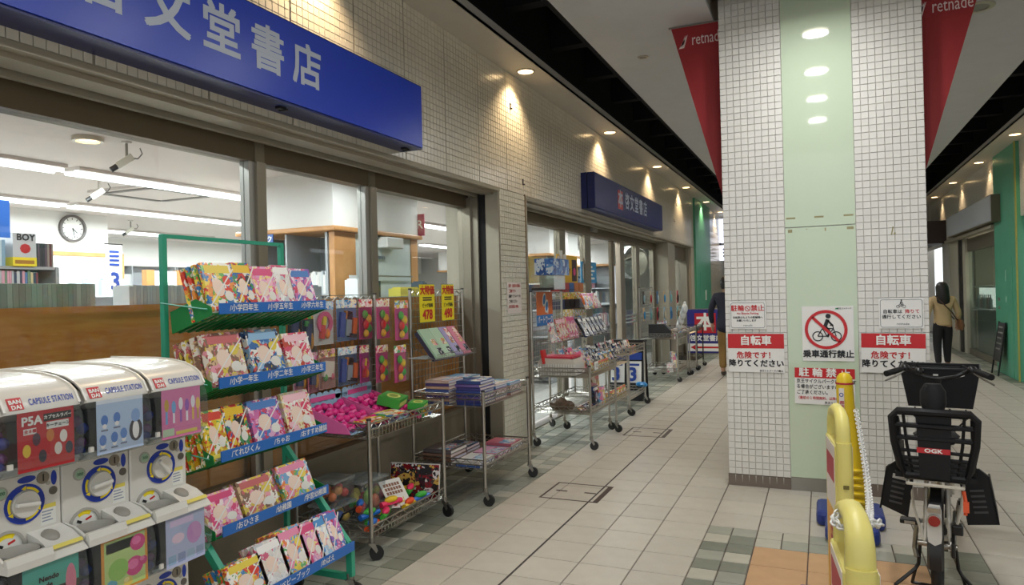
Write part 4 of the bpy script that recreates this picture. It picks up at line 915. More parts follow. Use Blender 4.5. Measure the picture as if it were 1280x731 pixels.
def machine(col, low):
    p = POSTERS[col + (3 if low else 0)]
    nm = ['left', 'middle', 'right'][col]
    x0 = 1.169 + .228 * col + .114
    t = thing('capsule_machine', '%s %s capsule machine showing a %s' % (nm, 'lower' if low else 'upper', p[2]), 'vending machine', (-2.10, x0, 0), H, 'capsule machines by the rack')
    dz = -.445 if low else 0.0; W = .112
    zt = 1.30 + dz if not low else .855
    MB().box(-W, W, 0, .36, (.86 if not low else 0.0), 1.10 + dz if not low else .835).build('body', CAPW, t, bevel=.004)
    if not low:
        MB().prism([(.36, 1.342), (.12, 1.342), (.05, 1.338), (-.01, 1.328), (-.055, 1.312), (-.083, 1.294), (-.103, 1.260), (-.103, 1.254), (.36, 1.09)], -.107, .107, 'x').build('hood', CAPW, t, smooth=True)
        for x in (-.107, .101): MB().prism([(.366, 1.347), (.12, 1.347), (.05, 1.343), (-.012, 1.333), (-.059, 1.317), (-.088, 1.297), (-.108, 1.262), (-.10, 1.258), (-.08, 1.29), (.04, 1.33), (.366, 1.335)], x, x + .006, 'x').build('hood_rim', CAPW, t)
        MB().at(Matrix.Translation((0, -.0925, 1.2785)) @ Matrix.Rotation(rad(59.5), 4, 'X')).box(-.088, -.050, -.017, .019, 0.0005, .0020).build('brand_patch', RED, t)
        for s_, zz in (('BAN', .006), ('DAI', -.010)): text(s_, .0165, WPRINT, t, (-.069, -.0925 - .0026 + zz * .5, 1.2785 + .0016 + zz * .86), rot=(rad(59.5), 0, 0), bold=.03)
        text('CAPSULE STATION', .027, M('logo_navy', '1c3c9c', .4), t, (.030, -.0925 - .0012, 1.2785 + .0007), rot=(rad(59.5), 0, 0), bold=.022, sx=.50, spacing=1.12)
        wp = [(-.10, 1.258), (-.114, 1.23), (-.12, 1.18), (-.118, 1.13), (-.105, 1.10), (-.08, 1.08), (.0, 1.075), (.0, 1.258)]
    else:
        wp = [(-.112, .835), (-.122, .80), (-.126, .745), (-.12, .70), (-.10, .668), (-.07, .652), (0, .648), (0, .835)]
    zb = min(q[1] for q in wp); zh = wp[0][1]
    MB().prism(wp, -.106, .106, 'x').build('window_dome', CLR, t, smooth=False)
    MB().box(-W + .004, W - .004, -.012, -.004, zb + .006, zh - .004).build('inner_back', DKI, t)
    MB().prism([(wp[4][0] + .006, wp[4][1]), (wp[5][0], wp[5][1] + .004), (-.01, zb + .004), (-.01, zb + .02), (wp[4][0] + .014, wp[4][1] + .006)], -W + .004, W - .004, 'x').build('dome_floor', glass('dome_floor', 'd8dcdc', .05, .35), t)
    for i in range(6):
        MB().ell((-.088 + .012 * (i % 2), -.045 + .01 * (i % 3), zb + .03 + .022 * i), .018, .018, .018, 8, 6).build('capsule', M('capsule_' + str(i % 3), ['243a8c', '6a2a78', '30343c'][i % 3], .2), t, smooth=True)
    # poster sheet with shapes
    px0, px1 = -.07, .088; yb = wp[2][0] + .018; pz0, pz1 = zb + .016, zh - .004
    ps = MB().box(px0, px1, yb, yb + .0012, pz0, pz1).build('poster', M('poster_' + p[0], p[1], .35), t)
    def shape(x, z, rx, rz_, c, n=14): MB().disc((px0 + x * (px1 - px0), yb - .0006 - random.uniform(0, .0004), pz0 + z * (pz1 - pz0)), rz_ * (pz1 - pz0), 'y', n, rx * (px1 - px0)).build('print_shape', M('pcol_' + c, c, .4), ps)
    def rect(xa, xb, za, zb_, c): MB().box(px0 + xa * (px1 - px0), px0 + xb * (px1 - px0), yb - .0005, yb, pz0 + za * (pz1 - pz0), pz0 + zb_ * (pz1 - pz0)).build('print_panel', M('pcol_' + c, c, .4), ps)
    def ptx(s_, x, z, sz, m, sx=1.0): text(s_, sz, m, ps, (px0 + x * (px1 - px0), yb - .0016, pz0 + z * (pz1 - pz0)), '-y', .03, sx=sx)
    C = p[3]; k = col + (3 if low else 0)
    if k == 0:
        for i, (x, z) in enumerate(((.15, .35), (.42, .22), (.7, .3), (.32, .52), (.56, .55), (.8, .5), (.9, .28))): shape(x, z, .07, .11, C[i])
        ptx('P5A', .24, .84, .034, WPRINT); rect(.45, .95, .80, .93, '141416'); ptx('カプセルラバー', .7, .865, .0115, WPRINT); rect(.5, .9, .66, .78, 'e4e2dc'); ptx('キーチェーン', .7, .72, .0115, INK); rect(.1, .32, .62, .72, 'e4e2dc'); ptx('全８種', .21, .67, .011, RED)
    elif k == 1:
        rect(0, 1, .93, 1, 'e4eaf4')
        for i, (x, z) in enumerate(((.16, .62), (.42, .64), (.12, .26), (.36, .28), (.56, .32))): shape(x, z, .075, .1, C[i]); shape(x, z - .11, .045, .045, 'f0ecea'); rect(x - .07, x + .07, z - .2, z - .17, '6a7088')
        shape(.83, .62, .1, .13, '88a8d8'); shape(.83, .34, .15, .22, '302c38'); shape(.83, .34, .075, .17, 'f0ecea')
    elif k == 2:
        for i, x in enumerate((.12, .3, .48, .64, .8, .93)): shape(x, .68 - .05 * (i % 2), .055, .13, C[i]); rect(x - .025, x + .025, .3, .6, C[(i + 1) % 6])
        rect(.02, .3, .05, .2, 'b8d0b0'); rect(.35, .9, .05, .12, 'e8d060')
    elif k == 3:
        rect(0, 1, .55, 1, '48a898'); ptx('Nendo\nde\nGelato', .45, .62, .02, INK); shape(.85, .55, .1, .3, 'd88098'); shape(.2, .2, .2, .15, '48a898'); shape(.6, .15, .2, .12, 'e8e0d0')
    elif k == 4:
        rect(.06, .94, .04, .96, 'b8d080'); rect(.1, .7, .74, .92, 'e8b878')
        for x, z, r_, c in ((.78, .78, .17, 'd03880'), (.35, .4, .22, '90c058'), (.7, .36, .2, 'd03880'), (.9, .4, .09, 'c83078'), (.2, .15, .12, '58a8c0'), (.55, .12, .1, 'e0c860')): shape(x, z, r_, r_ * .9, c); shape(x - .03, z + .04, r_ * .6, r_ * .45, {'d03880': 'e870a8', '90c058': 'b8dc88', 'c83078': 'e070a0', '58a8c0': '88c8dc', 'e0c860': 'f0e098'}[c])
    else:
        rect(.1, .7, .8, .92, 'd8c0e0'); shape(.72, .55, .2, .22, 'c890c8'); shape(.7, .5, .1, .12, 'e0708c'); shape(.3, .55, .16, .1, 'e8c8dc')
        for i in range(4): rect(.05 + .24 * i, .24 + .24 * i, .06, .24, C[3 + i % 4])
    for x in (-.1,): MB().box(x - .006, x + .006, wp[3][0] - .004, wp[3][0] + .004, zb + .035, zb + .05).build('clip', CAPW, t)
    # panel furniture
    zc = .98 + dz
    MB().ring((-.058, 0, zc + .045), .0, .019, .004, 'y', 20).build('price_bezel', CAPG, t); MB().disc((-.058, -.0045, zc + .045), .015, 'y', 18).build('price_window', LCD, t); text('300', .0135, M('lcd_ink', '3c6c50', .5), t, (-.058, -.0055, zc + .045), '-y', .01)
    MB().ring((.007, 0, zc), .0, .056, .003, 'y', 32).build('dial_ring', DIALB, t)
    for a in (.55, .55 + 2.09, .55 + 4.19):
        ar = MB(); ar.ring((.007, -.003, zc), .041, .048, .0006, 'y', 6, a, a + .9); q = a + .95; ar.add([(.007 + .037 * math.cos(q), -.0036, zc + .037 * math.sin(q)), (.007 + .052 * math.cos(q), -.0036, zc + .052 * math.sin(q)), (.007 + .045 * math.cos(q + .3), -.0036, zc + .045 * math.sin(q + .3))], [(0, 1, 2)])
        ar.build('dial_arrow', YEL, t)
    kb = MB().ring((.007, -.003, zc), .0, .037, .010, 'y', 28).build('knob', CAPW, t, bevel=0); MB().cbox((.007, -.018, zc), (.066, .016, .013), R3('Y', [.15, -.1, .9][col])).build('knob_grip', CAPW, kb, bevel=.004); MB().ring((.007, -.003, zc), .037, .040, .002, 'y', 28).build('knob_edge', CAPG, kb)
    MB().ring((.060, 0, zc + .062), .0, .018, .003, 'y', 20).build('coin_plate', M('coin_steel', '8c8880', .35, .8), t); MB().box(.0585, .0615, -.0045, -.003, zc + .052, zc + .073).build('coin_slot', BLACK, t)
    for (cx, cz, rx, rz_) in ((.014, zc + .068, .026, .010), (.092, zc + .055, .009, .022)): MB().disc((cx, -.0012, cz), rz_, 'y', 16, rx).build('instruction_oval', DIALB, t)
    MB().ring((.089, 0, zc + .018), .0, .012, .003, 'y', 16).build('lock', M('lock_steel', '6e6c68', .4, .7), t); MB().ring((.075, 0, zc + .043), .0, .006, .003, 'y', 10).build('return_button', CAPG, t)
    MB().box(.052, .096, -.001, 0, zc - .078, zc - .018).build('sticker', STW, t); MB().box(.052, .096, -.0014, 0, zc - .030, zc - .018).build('sticker_band', M('pale_yellow', 'd8c858', .5), t)
    for i in range(4): MB().box(.055, .055 + random.uniform(.025, .037), -.0015, 0, zc - .04 - .009 * i, zc - .0385 - .009 * i + .002).build('sticker_line', M('grey_line', '8890a0', .6), t)
    # tray
    if not low:
        zt2 = .895
        MB().prism([(0, zt2), (-.05, zt2 - .013), (-.09, zt2 - .035), (-.118, zt2 - .06), (-.118, .832), (0, .832)], .012, W, 'x').build('tray_right', CAPW, t, smooth=True)
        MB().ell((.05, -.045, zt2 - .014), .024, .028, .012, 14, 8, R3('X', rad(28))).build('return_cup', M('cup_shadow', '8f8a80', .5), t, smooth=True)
        MB().at(Matrix.Translation((.062, -.100, .8625)) @ Matrix.Rotation(rad(42), 4, 'X')).box(-.045, .045, -.007, .006, .0005, .0012).build('warning_strip', M('pale_yellow', 'd8c858', .5), t)
        tl = MB(); tl.box(-W, .012, -.118, 0, .832, .842); tl.prism([(-.118, .842), (-.118, .852), (-.112, .872), (-.100, .872), (-.104, .842)], -W, .012, 'x'); tl.prism([(0, .842), (0, .893), (-.05, .884), (-.09, .866), (-.104, .85), (-.104, .842)], -W, -W + .008, 'x')
        tl.build('tray_left', CAPW, t)
        MB().loft([((-.048, -.052, .8425), .05, .045), ((-.048, -.052, .872), .056, .05)], 18, cap=False).build('tray_cup', CAPG, t, smooth=True)
        MB().ring((-.045, 0, .868), .043, .05, .006, 'y', 20, 0, PI).build('flap_rim', CAPG, t); MB().ring((-.045, 0, .868), 0, .043, .002, 'y', 18, 0, PI).build('flap', STW, t)
        MB().ring((-.045, -.002, .868), .030, .043, .0006, 'y', 12, 1.0, 2.14).build('flap_notice', YEL, t)
        MB().cbox((-.062, -.003, .880), (.016, .0008, .008), R3('Y', .5)).build('flap_mark', INK, t); MB().cbox((-.032, -.003, .884), (.02, .0008, .006), R3('Y', -.3)).build('flap_mark', RED, t)
    else:
        MB().box(-W, W, -.06, 0, .36, .44).build('tray_right', CAPW, t, bevel=.006); MB().box(-W - .001, W + .001, .0, .36, .0, .06).build('plinth', CAPG, t)
    return t
for c in range(3):
    for low in (False, True): machine(c, low)

PAL['carton'] = ['2c58a0', '3468b0', '5888c0', '244888', 'b8c8d8', '2c58a0']
# ================================================================== cart 1 : toys
c1 = wire_cart('wire cart with hanging toy packs beside the green rack', (-2.45, 3.46, 0), .88, .545, .80, .20, 1.56)
# hanging packs on the back grid
def pack(cart, x, y, z, w_, h, head, body, label, items, sc=30, deep=.03):
    t = thing('toy_pack', label, 'toy pack', place(cart, x, y, z - h), cart.rotation_euler.z, 'toy packs hanging on the wire cart')
    MB().box(0, w_, .004, .006, 0, h).build('backing_card', M('card_' + body, body, .5), t)
    MB().box(0, w_, 0, .008, h * .80, h).build('header_card', PM(head, 40), t)
    MB().tube([(w_ / 2, -.01, h - .012), (w_ / 2, .05, h - .012)], .003, 4).build('peg', CHROME, t)
    for (kx, kz, rx, rz_, c, kind) in items:
        m = M('toy_' + c, c, .3)
        b = MB()
        if kind == 'o': b.ell((kx * w_, -.008, kz * h), rx * w_, deep * .5, rz_ * h, 12, 8)
        elif kind == 'r': b.ring((kx * w_, .0, kz * h), rx * w_ * .6, rx * w_, deep * .4, 'y', 18)
        else: b.cbox((kx * w_, -.006, kz * h), (rx * w_ * 2, deep * .6, rz_ * h * 2), R3('Y', .15))
        b.build('toy_piece', m, t, smooth=(kind == 'o'))
    MB().box(.004, w_ - .004, -deep * .7, .004, .006, h * .79).build('blister', CLR, t)
    return t
T_HP = [(.5, .5, .38, .2, 'e05888', 'r'), (.35, .3, .1, .16, 'd83838', 'b'), (.6, .25, .12, .12, 'e88030', 'o'), (.45, .55, .08, .1, 'f0d040', 'b')]
T_SAW = [(.2, .4, .12, .3, '2848a0', 'b'), (.52, .42, .13, .3, '98a0a8', 'b'), (.52, .62, .17, .1, 'd88028', 'b'), (.82, .35, .1, .2, 'e06828', 'b'), (.7, .12, .2, .05, '202024', 'b')]
T_BALL = [(.35, .62, .18, .11, '50a838', 'o'), (.62, .5, .2, .12, 'e8c030', 'o'), (.4, .36, .2, .12, 'd83030', 'o'), (.65, .26, .18, .11, '40a048', 'o'), (.4, .14, .18, .1, 'e8b030', 'o')]
T_DRK = [(.4, .45, .2, .25, '283868', 'b'), (.65, .3, .12, .2, 'c88830', 'o'), (.3, .7, .1, .06, '48a858', 'b')]
ROW1 = [(-.09, .50, 1.50, .12, .27, 'blue', '30343c', 'dark blue toy pack at the left of the upper row, behind the rack', T_DRK), (.0, .47, 1.47, .11, .27, 'green', '485058', 'multicoloured toy pack second in the upper row', T_DRK), (.075, .44, 1.525, .19, .275, 'sky', 'e4dcd8', 'toy pack with a pink ring and red pieces in the upper row', T_HP), (.275, .42, 1.53, .21, .27, 'sky', '6c86b4', 'tool toy pack with an orange-handled saw in the upper row', T_SAW), (.49, .40, 1.53, .15, .27, 'cream', 'e0508c', 'pink blister pack at the back of the upper right hook', T_BALL), (.55, .30, 1.53, .15, .27, 'cream', 'e0508c', 'pink blister pack in the middle of the upper right hook', T_BALL), (.62, .20, 1.515, .16, .27, 'rain', 'e85898', 'pink blister pack of coloured balls at the front of the upper right hook', T_BALL)]
ROW2 = [(-.06, .49, 1.21, .12, .25, 'purple', 'c88098', 'pink and blue toy pack at the left of the lower row', T_DRK), (.02, .45, 1.21, .10, .25, 'pink', 'd87890', 'narrow pink toy pack second in the lower row', T_DRK), (.10, .43, 1.22, .16, .25, 'photo', 'e8a8a0', 'peach coloured boxed toy in the lower row', [(.5, .5, .3, .2, 'e8d8c8', 'b'), (.3, .3, .1, .1, '68a058', 'o'), (.7, .3, .1, .1, 'd06878', 'o')]), (.28, .42, 1.22, .20, .25, 'sky', '7088b0', 'tool toy pack with an orange frame in the lower row', T_SAW), (.46, .38, 1.22, .10, .25, 'cream', 'd848a0', 'pink comb-shaped toy pack in the lower row', T_HP), (.53, .30, 1.215, .14, .25, 'cream', 'd84888', 'pink blister pack behind on the lower right hook', T_BALL), (.60, .20, 1.21, .14, .25, 'rain', 'e05090', 'pink blister pack of coloured balls in front on the lower right hook', T_BALL)]
for r in ROW1 + ROW2: pack(c1, *r)
HKS = [(.17, 1.51), (.38, 1.515), (.58, 1.515), (.38, 1.205), (.58, 1.205)]
# blue scalloped display boxes with pink bow packs
SKY = M('display_sky', '9cc4dc', .45); HOT = M('pack_hotpink', 'd8207c', .35, rnd=.08); HOT2 = M('pack_pink', 'e86aa8', .35)
bowm = MB(); bowm.ell((-.028, 0, 0), .03, .022, .026, 10, 6).ell((.028, 0, 0), .03, .022, .026, 10, 6).ell((0, -.012, 0), .014, .014, .014, 8, 6); bowm.mat(1).cbox((0, -.012, -.03), (.06, .02, .02)); BOW = bowm.mesh('bow_pack', [HOT, HOT2])
BOW.polygons.foreach_set('use_smooth', [True] * len(BOW.polygons))
for k, x in enumerate((-.04, .34)):
    t = thing('display_box', ['sky blue scalloped display box, left of the pair on the toy cart', 'sky blue scalloped display box, right of the pair on the toy cart'][k], 'display box', place(c1, x, .44, .735), H + rad(4 * k))
    cd = MB().box(0, .36, 0, .006, 0, .19)
    for i in range(6): cd.ring((.03 + .06 * i, .006, .19), 0, .032, .006, 'y', 14)
    cd.build('header_card', SKY, t); MB().box(.06, .30, -.002, 0, .165, .195).build('print_strip', M('pink_ink', 'd85a98', .5), t)
    MB().box(0, .36, -.34, .006, 0, .004).build('base', SKY, t); MB().prism([(0, 0), (0, .16), (-.3, .06), (-.34, .0)], .356, .36, 'x').build('side_card', HOT2, t); MB().prism([(0, 0), (0, .16), (-.3, .06), (-.34, .0)], 0, .004, 'x').build('side_card', HOT2, t)
    for r in range(4):
        for c in range(3):
            o = link('bow_pack', BOW, None, place(c1, x + .065 + .115 * c, .41 - .082 * r, .735 + .125 - .028 * r), (rad(-35), random.uniform(-.3, .3), H + random.uniform(-.2, .2)))
            tag(o, 'hot pink bow-shaped packet in the %s sky blue display box' % ['left', 'right'][k], 'packet', 'pink packets, %s display box' % ['left', 'right'][k])
# flat green picture books and green boxes
for i, (x, y, yaw, pal, lb) in enumerate(((.10, .02, .12, 'lemon', 'flat yellow-green picture book on the near corner of the toy cart'), (.28, .04, -.08, 'green', 'flat green picture book on the front edge of the toy cart'))):
    o = link('picture_book', mag_mesh(.2, .15, .008, pal, 20), None, place(c1, x, y, .79 + .01 * i), (-H + rad(2), 0, H + yaw)); tag(o, lb, 'book')
GB = M('box_green', '3a9a38', .35); GBY = M('box_yellow', 'd8dc78', .4)
def snack(lb, x, y, z, s_, yaw, tilt):
    t = thing('green_box', lb, 'box', place(c1, x, y, z), H + yaw); t.rotation_euler = (tilt, 0, H + yaw)
    MB().box(0, .23 * s_, 0, .15 * s_, 0, .06 * s_).build('carton', GB, t); MB().disc((.115 * s_, .075 * s_, .0605 * s_), .045 * s_, 'z', 20, .075 * s_).build('printed_oval', GBY, t); MB().disc((.115 * s_, .075 * s_, .0612 * s_), .03 * s_, 'z', 16, .05 * s_).build('printed_picture', M('box_olive', '8a9a30', .4), t); MB().box(.02 * s_, .2 * s_, -.0008, 0, .012 * s_, .04 * s_).build('printed_strip', GBY, t)
snack('large green and yellow snack box tilted on the toy cart', .50, .12, .80, 1.0, rad(18), rad(14)); snack('small green snack box lying before the large one', .62, .0, .78, .72, rad(20), rad(5))
BALLC = ['e04890', '40a860', 'e8b030', '4078c8', 'e86030']
bm_ = {c: MB().ell((0, 0, 0), .018, .018, .018, 8, 6).mesh('toy_ball', M('ball_' + c, c, .3)) for c in BALLC}
for i in range(14):
    c = BALLC[i % 5]; o = link('toy_ball', bm_[c], None, place(c1, .66 + .045 * (i % 4), .06 + .05 * (i // 4), .735)); tag(o, 'small %s toy ball in the right end of the toy cart basket' % {'e04890': 'pink', '40a860': 'green', 'e8b030': 'yellow', '4078c8': 'blue', 'e86030': 'orange'}[c], 'ball', 'toy balls in the cart basket')
# lower shelf
def clear_box(lb, x, y, z, w_, d, h, cols, handle=False, yaw=0):
    t = thing('clear_tub', lb, 'tub', place(c1, x, y, z), H + yaw)
    MB().box(0, w_, 0, d, 0, h).build('tub', glass('tub_plastic', 'eef0f2', .05, .07), t); MB().box(-.006, w_ + .006, -.006, d + .006, h, h + .014).build('lid', glass('tub_lid', 'dfe4e6', .06, .3), t)
    for i in range(9):
        c = cols[i % len(cols)]; MB().ell((w_ * (.2 + .3 * (i % 3)), d * (.25 + .25 * (i // 3)), h * (.3 + .2 * (i % 2))), w_ * .15, d * .14, h * .22, 8, 6).build('toy_piece', M('toy_' + c, c, .35), t, smooth=True)
    if handle: MB().tube([(w_ * .2, -.008, h * .45), (w_ * .2, -.03, h * .75), (w_ * .8, -.03, h * .75), (w_ * .8, -.008, h * .45)], .006, 6).build('handle', BLACK, t)
clear_box('clear plastic tub of orange toys, stacked at the left back', .02, .28, .285, .20, .17, .13, ['e88048', 'e8a058', 'd85050']); clear_box('clear plastic tub under the orange toys tub', .01, .27, .135, .21, .19, .13, ['d86048', '4868b0', 'e8c048'], True)
clear_box('large clear plastic tub of pink and green toys', .25, .25, .135, .24, .2, .22, ['e06068', '78b050', 'e88868', 'e8d878'], False, -.1); clear_box('clear plastic tub with a pale blue panel, rear middle', .50, .33, .135, .18, .16, .17, ['88b0d0', 'e8d060', 'd86878'])
GUN = ['e85020', '2068c0', '38a838', 'e83060', 'e8c020']
for i, (x, y, yaw, z) in enumerate(((.0, .03, .2, .15), (.06, .12, -.15, .19), (.18, .04, .35, .165), (.28, .12, -.3, .205), (.42, .04, .1, .16), (.14, .19, .5, .21), (.56, .06, -.2, .165), (.62, .14, .3, .19))):
    t = thing('toy_pistol', 'toy water pistol %s in the lower toy cart basket' % ['orange and blue at the near corner', 'blue and green behind the corner one', 'green and orange in the middle', 'red and blue under the price card', 'yellow and red toward the right', 'orange and green at the back', 'blue and red near the picture board', 'green and pink beside the picture board'][i], 'toy', place(c1, x, y, z), H + yaw, 'toy pistols in the lower basket'); t.scale = (1.35, 1.35, 1.35)
    a, b_, c_ = GUN[i % 5], GUN[(i + 1) % 5], GUN[(i + 2) % 5]
    MB().cyl((0, 0, .02), (.12, 0, .02), .014, .011, 8).build('barrel', M('gun_' + a, a, .35), t, smooth=True); MB().ell((.06, 0, .035), .04, .018, .016, 10, 6).build('tank', M('gun_' + b_, b_, .3), t, smooth=True); MB().cbox((.115, .03, .014), (.03, .06, .02), R3('Z', .3)).build('grip', M('gun_' + c_, c_, .35), t, bevel=.004); MB().ring((.09, .02, .014), .010, .014, .004, 'z', 12).build('trigger_guard', M('gun_' + a, a, .35), t)
t = thing('toy_booklet', 'white booklet with rows of brown blocks leaning in the lower basket', 'booklet', place(c1, .42, .14, .17), H - .25); t.rotation_euler = (rad(-42), 0, H - .35)
MB().box(0, .17, 0, .004, 0, .20).build('sheet', PAPER, t)
for r in range(3):
    for c in range(6): MB().box(.02 + .022 * c, .037 + .022 * c, -.001, 0, .09 + .03 * r, .112 + .03 * r).build('brown_block', M('block_brown', '8a5a40', .6), t)
MB().box(.03, .13, -.001, 0, .02, .06).build('picture', PM('rain', 40), t)
t = thing('puzzle_board', 'dark red picture board standing at the right end of the lower basket', 'board', place(c1, .74, .36, .135), H - H * .98); t.rotation_euler = (rad(-8), 0, H - rad(82))
MB().box(0, .36, 0, .008, 0, .235).build('picture', print_mat('print_manga', ['781018', '241c20', 'e4dcd8', '8c1c28', '40343a', 'd0a850', '201a1e'], 22, line=.35), t); MB().box(-.006, .366, .008, .014, -.006, .241).build('frame', WHITE, t)
t = thing('price_card', 'white price slip lying on the toy pistols', 'card', place(c1, .36, .03, .205), H + .6); MB().box(0, .09, 0, .05, 0, .002).build('slip', WPRINT, t); text('300', .025, RED, t, (.045, .025, .003), 'up', .02)

# ================================================================== cart 2 : bargain books
c2 = wire_cart('wire cart of bargain books with yellow price cards', (-2.28, 4.64, 0), .855, .60, .81, .33, 1.59)
STK = {}
def flat_book(loc, rz, w_, d, h, cov, edge, label, group, yaw=0.0):
    k = (w_, d, h, cov, edge)
    if k not in STK:
        b = MB(); b.mat(0).box(0, w_, 0, d, 0, h * .14).box(0, w_, 0, d, h * .86, h).box(0, .004, 0, d, 0, h); b.mat(1).box(.004, w_ - .003, .003, d - .003, h * .14, h * .86)
        b.mat(2).box(w_ * .1, w_ * .9, d * .1, d * .55, h, h + .0006); STK[k] = b.mesh('book', [M('cov_' + cov, cov, .35), M('edge_' + edge, edge, .6), PM('sky', 34)])
    o = link('book', STK[k], None, loc, (0, 0, rz + yaw)); return tag(o, label, 'book', group)
LAYN = ['bottom', 'second', 'third', 'fourth', 'fifth', 'sixth', 'seventh', 'eighth', 'ninth', 'tenth']
def stack(cart, x, y, z, n, w_, d, h, covs, label, group, rz=None):
    for i in range(n):
        flat_book(place(cart, x + random.uniform(-.004, .004), y + random.uniform(-.004, .004), z + i * (h + .0004)), H if rz is None else rz, w_, d, h, covs[i % len(covs)], ['dcd6cc', 'c8c8d4', 'd8c8c4'][i % 3], '%s, %s from the bottom' % (label, LAYN[i]) if i else '%s, bottom of its stack' % label, group, random.uniform(-.02, .02))
Zb = .722
stack(c2, .03, .04, Zb, 8, .25, .20, .022, ['3a4a88', '4a4888', '6a5a94', '384a80'], 'blue and purple book near left on the bargain cart', 'bargain books, near left stack')
stack(c2, .03, .30, Zb, 8, .25, .20, .022, ['4a5c94', 'c8a088', '5a4a7c', 'd8b8a8'], 'mixed colour book rear left on the bargain cart', 'bargain books, rear left stack')
stack(c2, .31, .04, Zb, 6, .22, .20, .021, ['b87890', '5a80b0', 'd8d0c8'], 'picture book front middle on the bargain cart', 'bargain books, front middle stack')
stack(c2, .31, .29, Zb, 7, .24, .22, .024, ['5a88a8', '884a3c', '4a78a0'], 'thick blue book rear middle on the bargain cart', 'bargain books, rear middle stack')
stack(c2, .58, .04, Zb, 5, .22, .22, .02, ['c07880', '70a0c0', 'e0d8d0'], 'picture book front right on the bargain cart', 'bargain books, front right stack')
stack(c2, .58, .30, Zb, 6, .22, .22, .02, ['78a8b8', 'c88878', 'd8d0c0'], 'picture book rear right on the bargain cart', 'bargain books, rear right stack')
Zl = .262
stack(c2, .04, .06, Zl, 2, .26, .2, .022, ['4a68a8', 'd8d4cc'], 'blue book near end of the lower bargain shelf', 'bargain books, near lower stack'); stack(c2, .04, .30, Zl, 4, .26, .24, .028, ['686060', '7a5a48', '8a6a5a'], 'brown album rear of the lower bargain shelf', 'bargain books, rear lower stack')
stack(c2, .34, .05, Zl, 2, .24, .22, .02, ['c87898', 'd8a0b8'], 'pink book middle of the lower bargain shelf', 'bargain books, middle lower stack'); stack(c2, .60, .05, Zl, 3, .22, .24, .02, ['d8c8c0', '78a0b0', 'c06878'], 'pale book right of the lower bargain shelf', 'bargain books, right lower stack'); stack(c2, .34, .32, Zl, 3, .24, .22, .024, ['5a6a50', '88685a', '4a5a70'], 'green album in the rear middle lower stack', 'bargain books, rear middle lower stack')
PY_ = M('price_card_yellow', 'e8d418', .4)
for k, (x0, x1, n) in enumerate(((.095, .325, '478'), (.445, .65, '490'))):
    t = thing('price_card', ['left', 'right'][k] + ' yellow bargain price card reading %s on the wire grid' % n, 'price card', place(c2, x0, .572, 1.336), H)
    w_ = x1 - x0; MB().box(0, w_, 0, .003, 0, .295).build('card', PY_, t); MB().box(-.006, w_ + .006, .003, .005, -.006, .301).build('sleeve', CLR, t)
    text('大特価', .075, RED, t, (w_ / 2, -.002, .245), '-y', .035, sx=w_ / .235); text('ビッグ価格', .036, INK, t, (w_ / 2, -.002, .128), '-y', .02, sx=w_ / .235 * .95); text(n, .105, RED, t, (w_ / 2, -.002, .055), '-y', .035, sx=w_ / .235 * .98)
    for i in range(2): MB().box(w_ * .2, w_ * .8, -.0015, 0, .168 + .018 * i, .178 + .018 * i).build('small_print', INK, t)
t = thing('wire_ledge', 'sloping wire ledge on the bargain cart grid', 'shelf', place(c2, -.12, .30, 1.075), H)
lb_ = MB(); 
for y, z in ((0, .035), (0, 0), (.10, 0.0), (.27, .0)): lb_.tube([(0, y, z), (.62, y, z)], .003, 4)
for i in range(21): lb_.tube([(.031 * i, 0, .035), (.031 * i, 0, 0), (.031 * i, .27, 0)], .002, 3, cap=False)
lb_.build('wires', M('ledge_grey', '86837c', .5, .4), t)
for x in (.0, .62): MB().tube([(x, .27, 0), (x, .27, .12), (x, .04, .0)], .003, 4).build('bracket', CHROME, t)
for i, (x, w_, c, lb) in enumerate(((-.10, .15, '9cb89c', 'mint green CD book, leftmost on the sloping ledge'), (.05, .14, 'a8c4a8', 'pale green CD book, second on the sloping ledge'), (.195, .125, '9a94c0', 'lavender CD book, third on the sloping ledge'), (.325, .135, 'c87890', 'pink CD book, rightmost on the sloping ledge'))):
    t = thing('cd_book', lb, 'book', place(c2, x, .315, 1.082), H, 'CD books on the sloping ledge'); t.rotation_euler = (rad(-37), 0, H)
    MB().box(0, w_ - .004, 0, .016, 0, .265).build('cover', M('cd_' + c, c, .4), t); MB().box(.003, w_ - .006, .016, .05, .003, .26).build('copies_behind', M('cd_dark', '3a3448', .5), t)
    MB().box(w_ * .45, w_ * .85, -.0012, 0, .11, .165).build('photo', PM('photo', 45), t); MB().box(w_ * .5, w_ * .92, -.0012, 0, .02, .085).build('photo', PM('dark', 50), t)
    if i > 1: MB().box(w_ * .5, w_ * .95, -.001, 0, .17, .25).build('photo', PM('cream', 50), t)

# ================================================================== cart 3 : calendars and part-works
c3 = wire_cart('wire cart with the orange and blue part-work card', (-2.09, 6.62, 0), .92, .60, .79, .41, 1.55)
t = thing('partwork_card', 'orange and blue upright card with a white bird-like mark', 'card', place(c3, .12, .585, 1.20), H)
MB().box(0, .46, 0, .004, .11, .35).build('orange_field', M('card_orange', 'd86a1c', .4), t); MB().box(0, .46, 0, .004, 0, .11).build('blue_field', M('card_blue', '1878c0', .4), t); text('パートワーク', .082, WPRINT, t, (.23, -.002, .055), '-y', .025, sx=.9)
for k, (x, z) in enumerate(((.21, .27), (.28, .20))): MB().ell((x, -.001, z), .05, .002, .075, 12, 6, R3('Y', .35)).build('wing_outline', WPRINT, t); MB().ell((x, -.0035, z), .032, .002, .055, 12, 6, R3('Y', .35)).build('wing', M('card_blue', '1878c0', .4), t)
MB().cbox((.315, -.001, .15), (.02, .003, .06), R3('Y', .2)).build('tail', WPRINT, t)
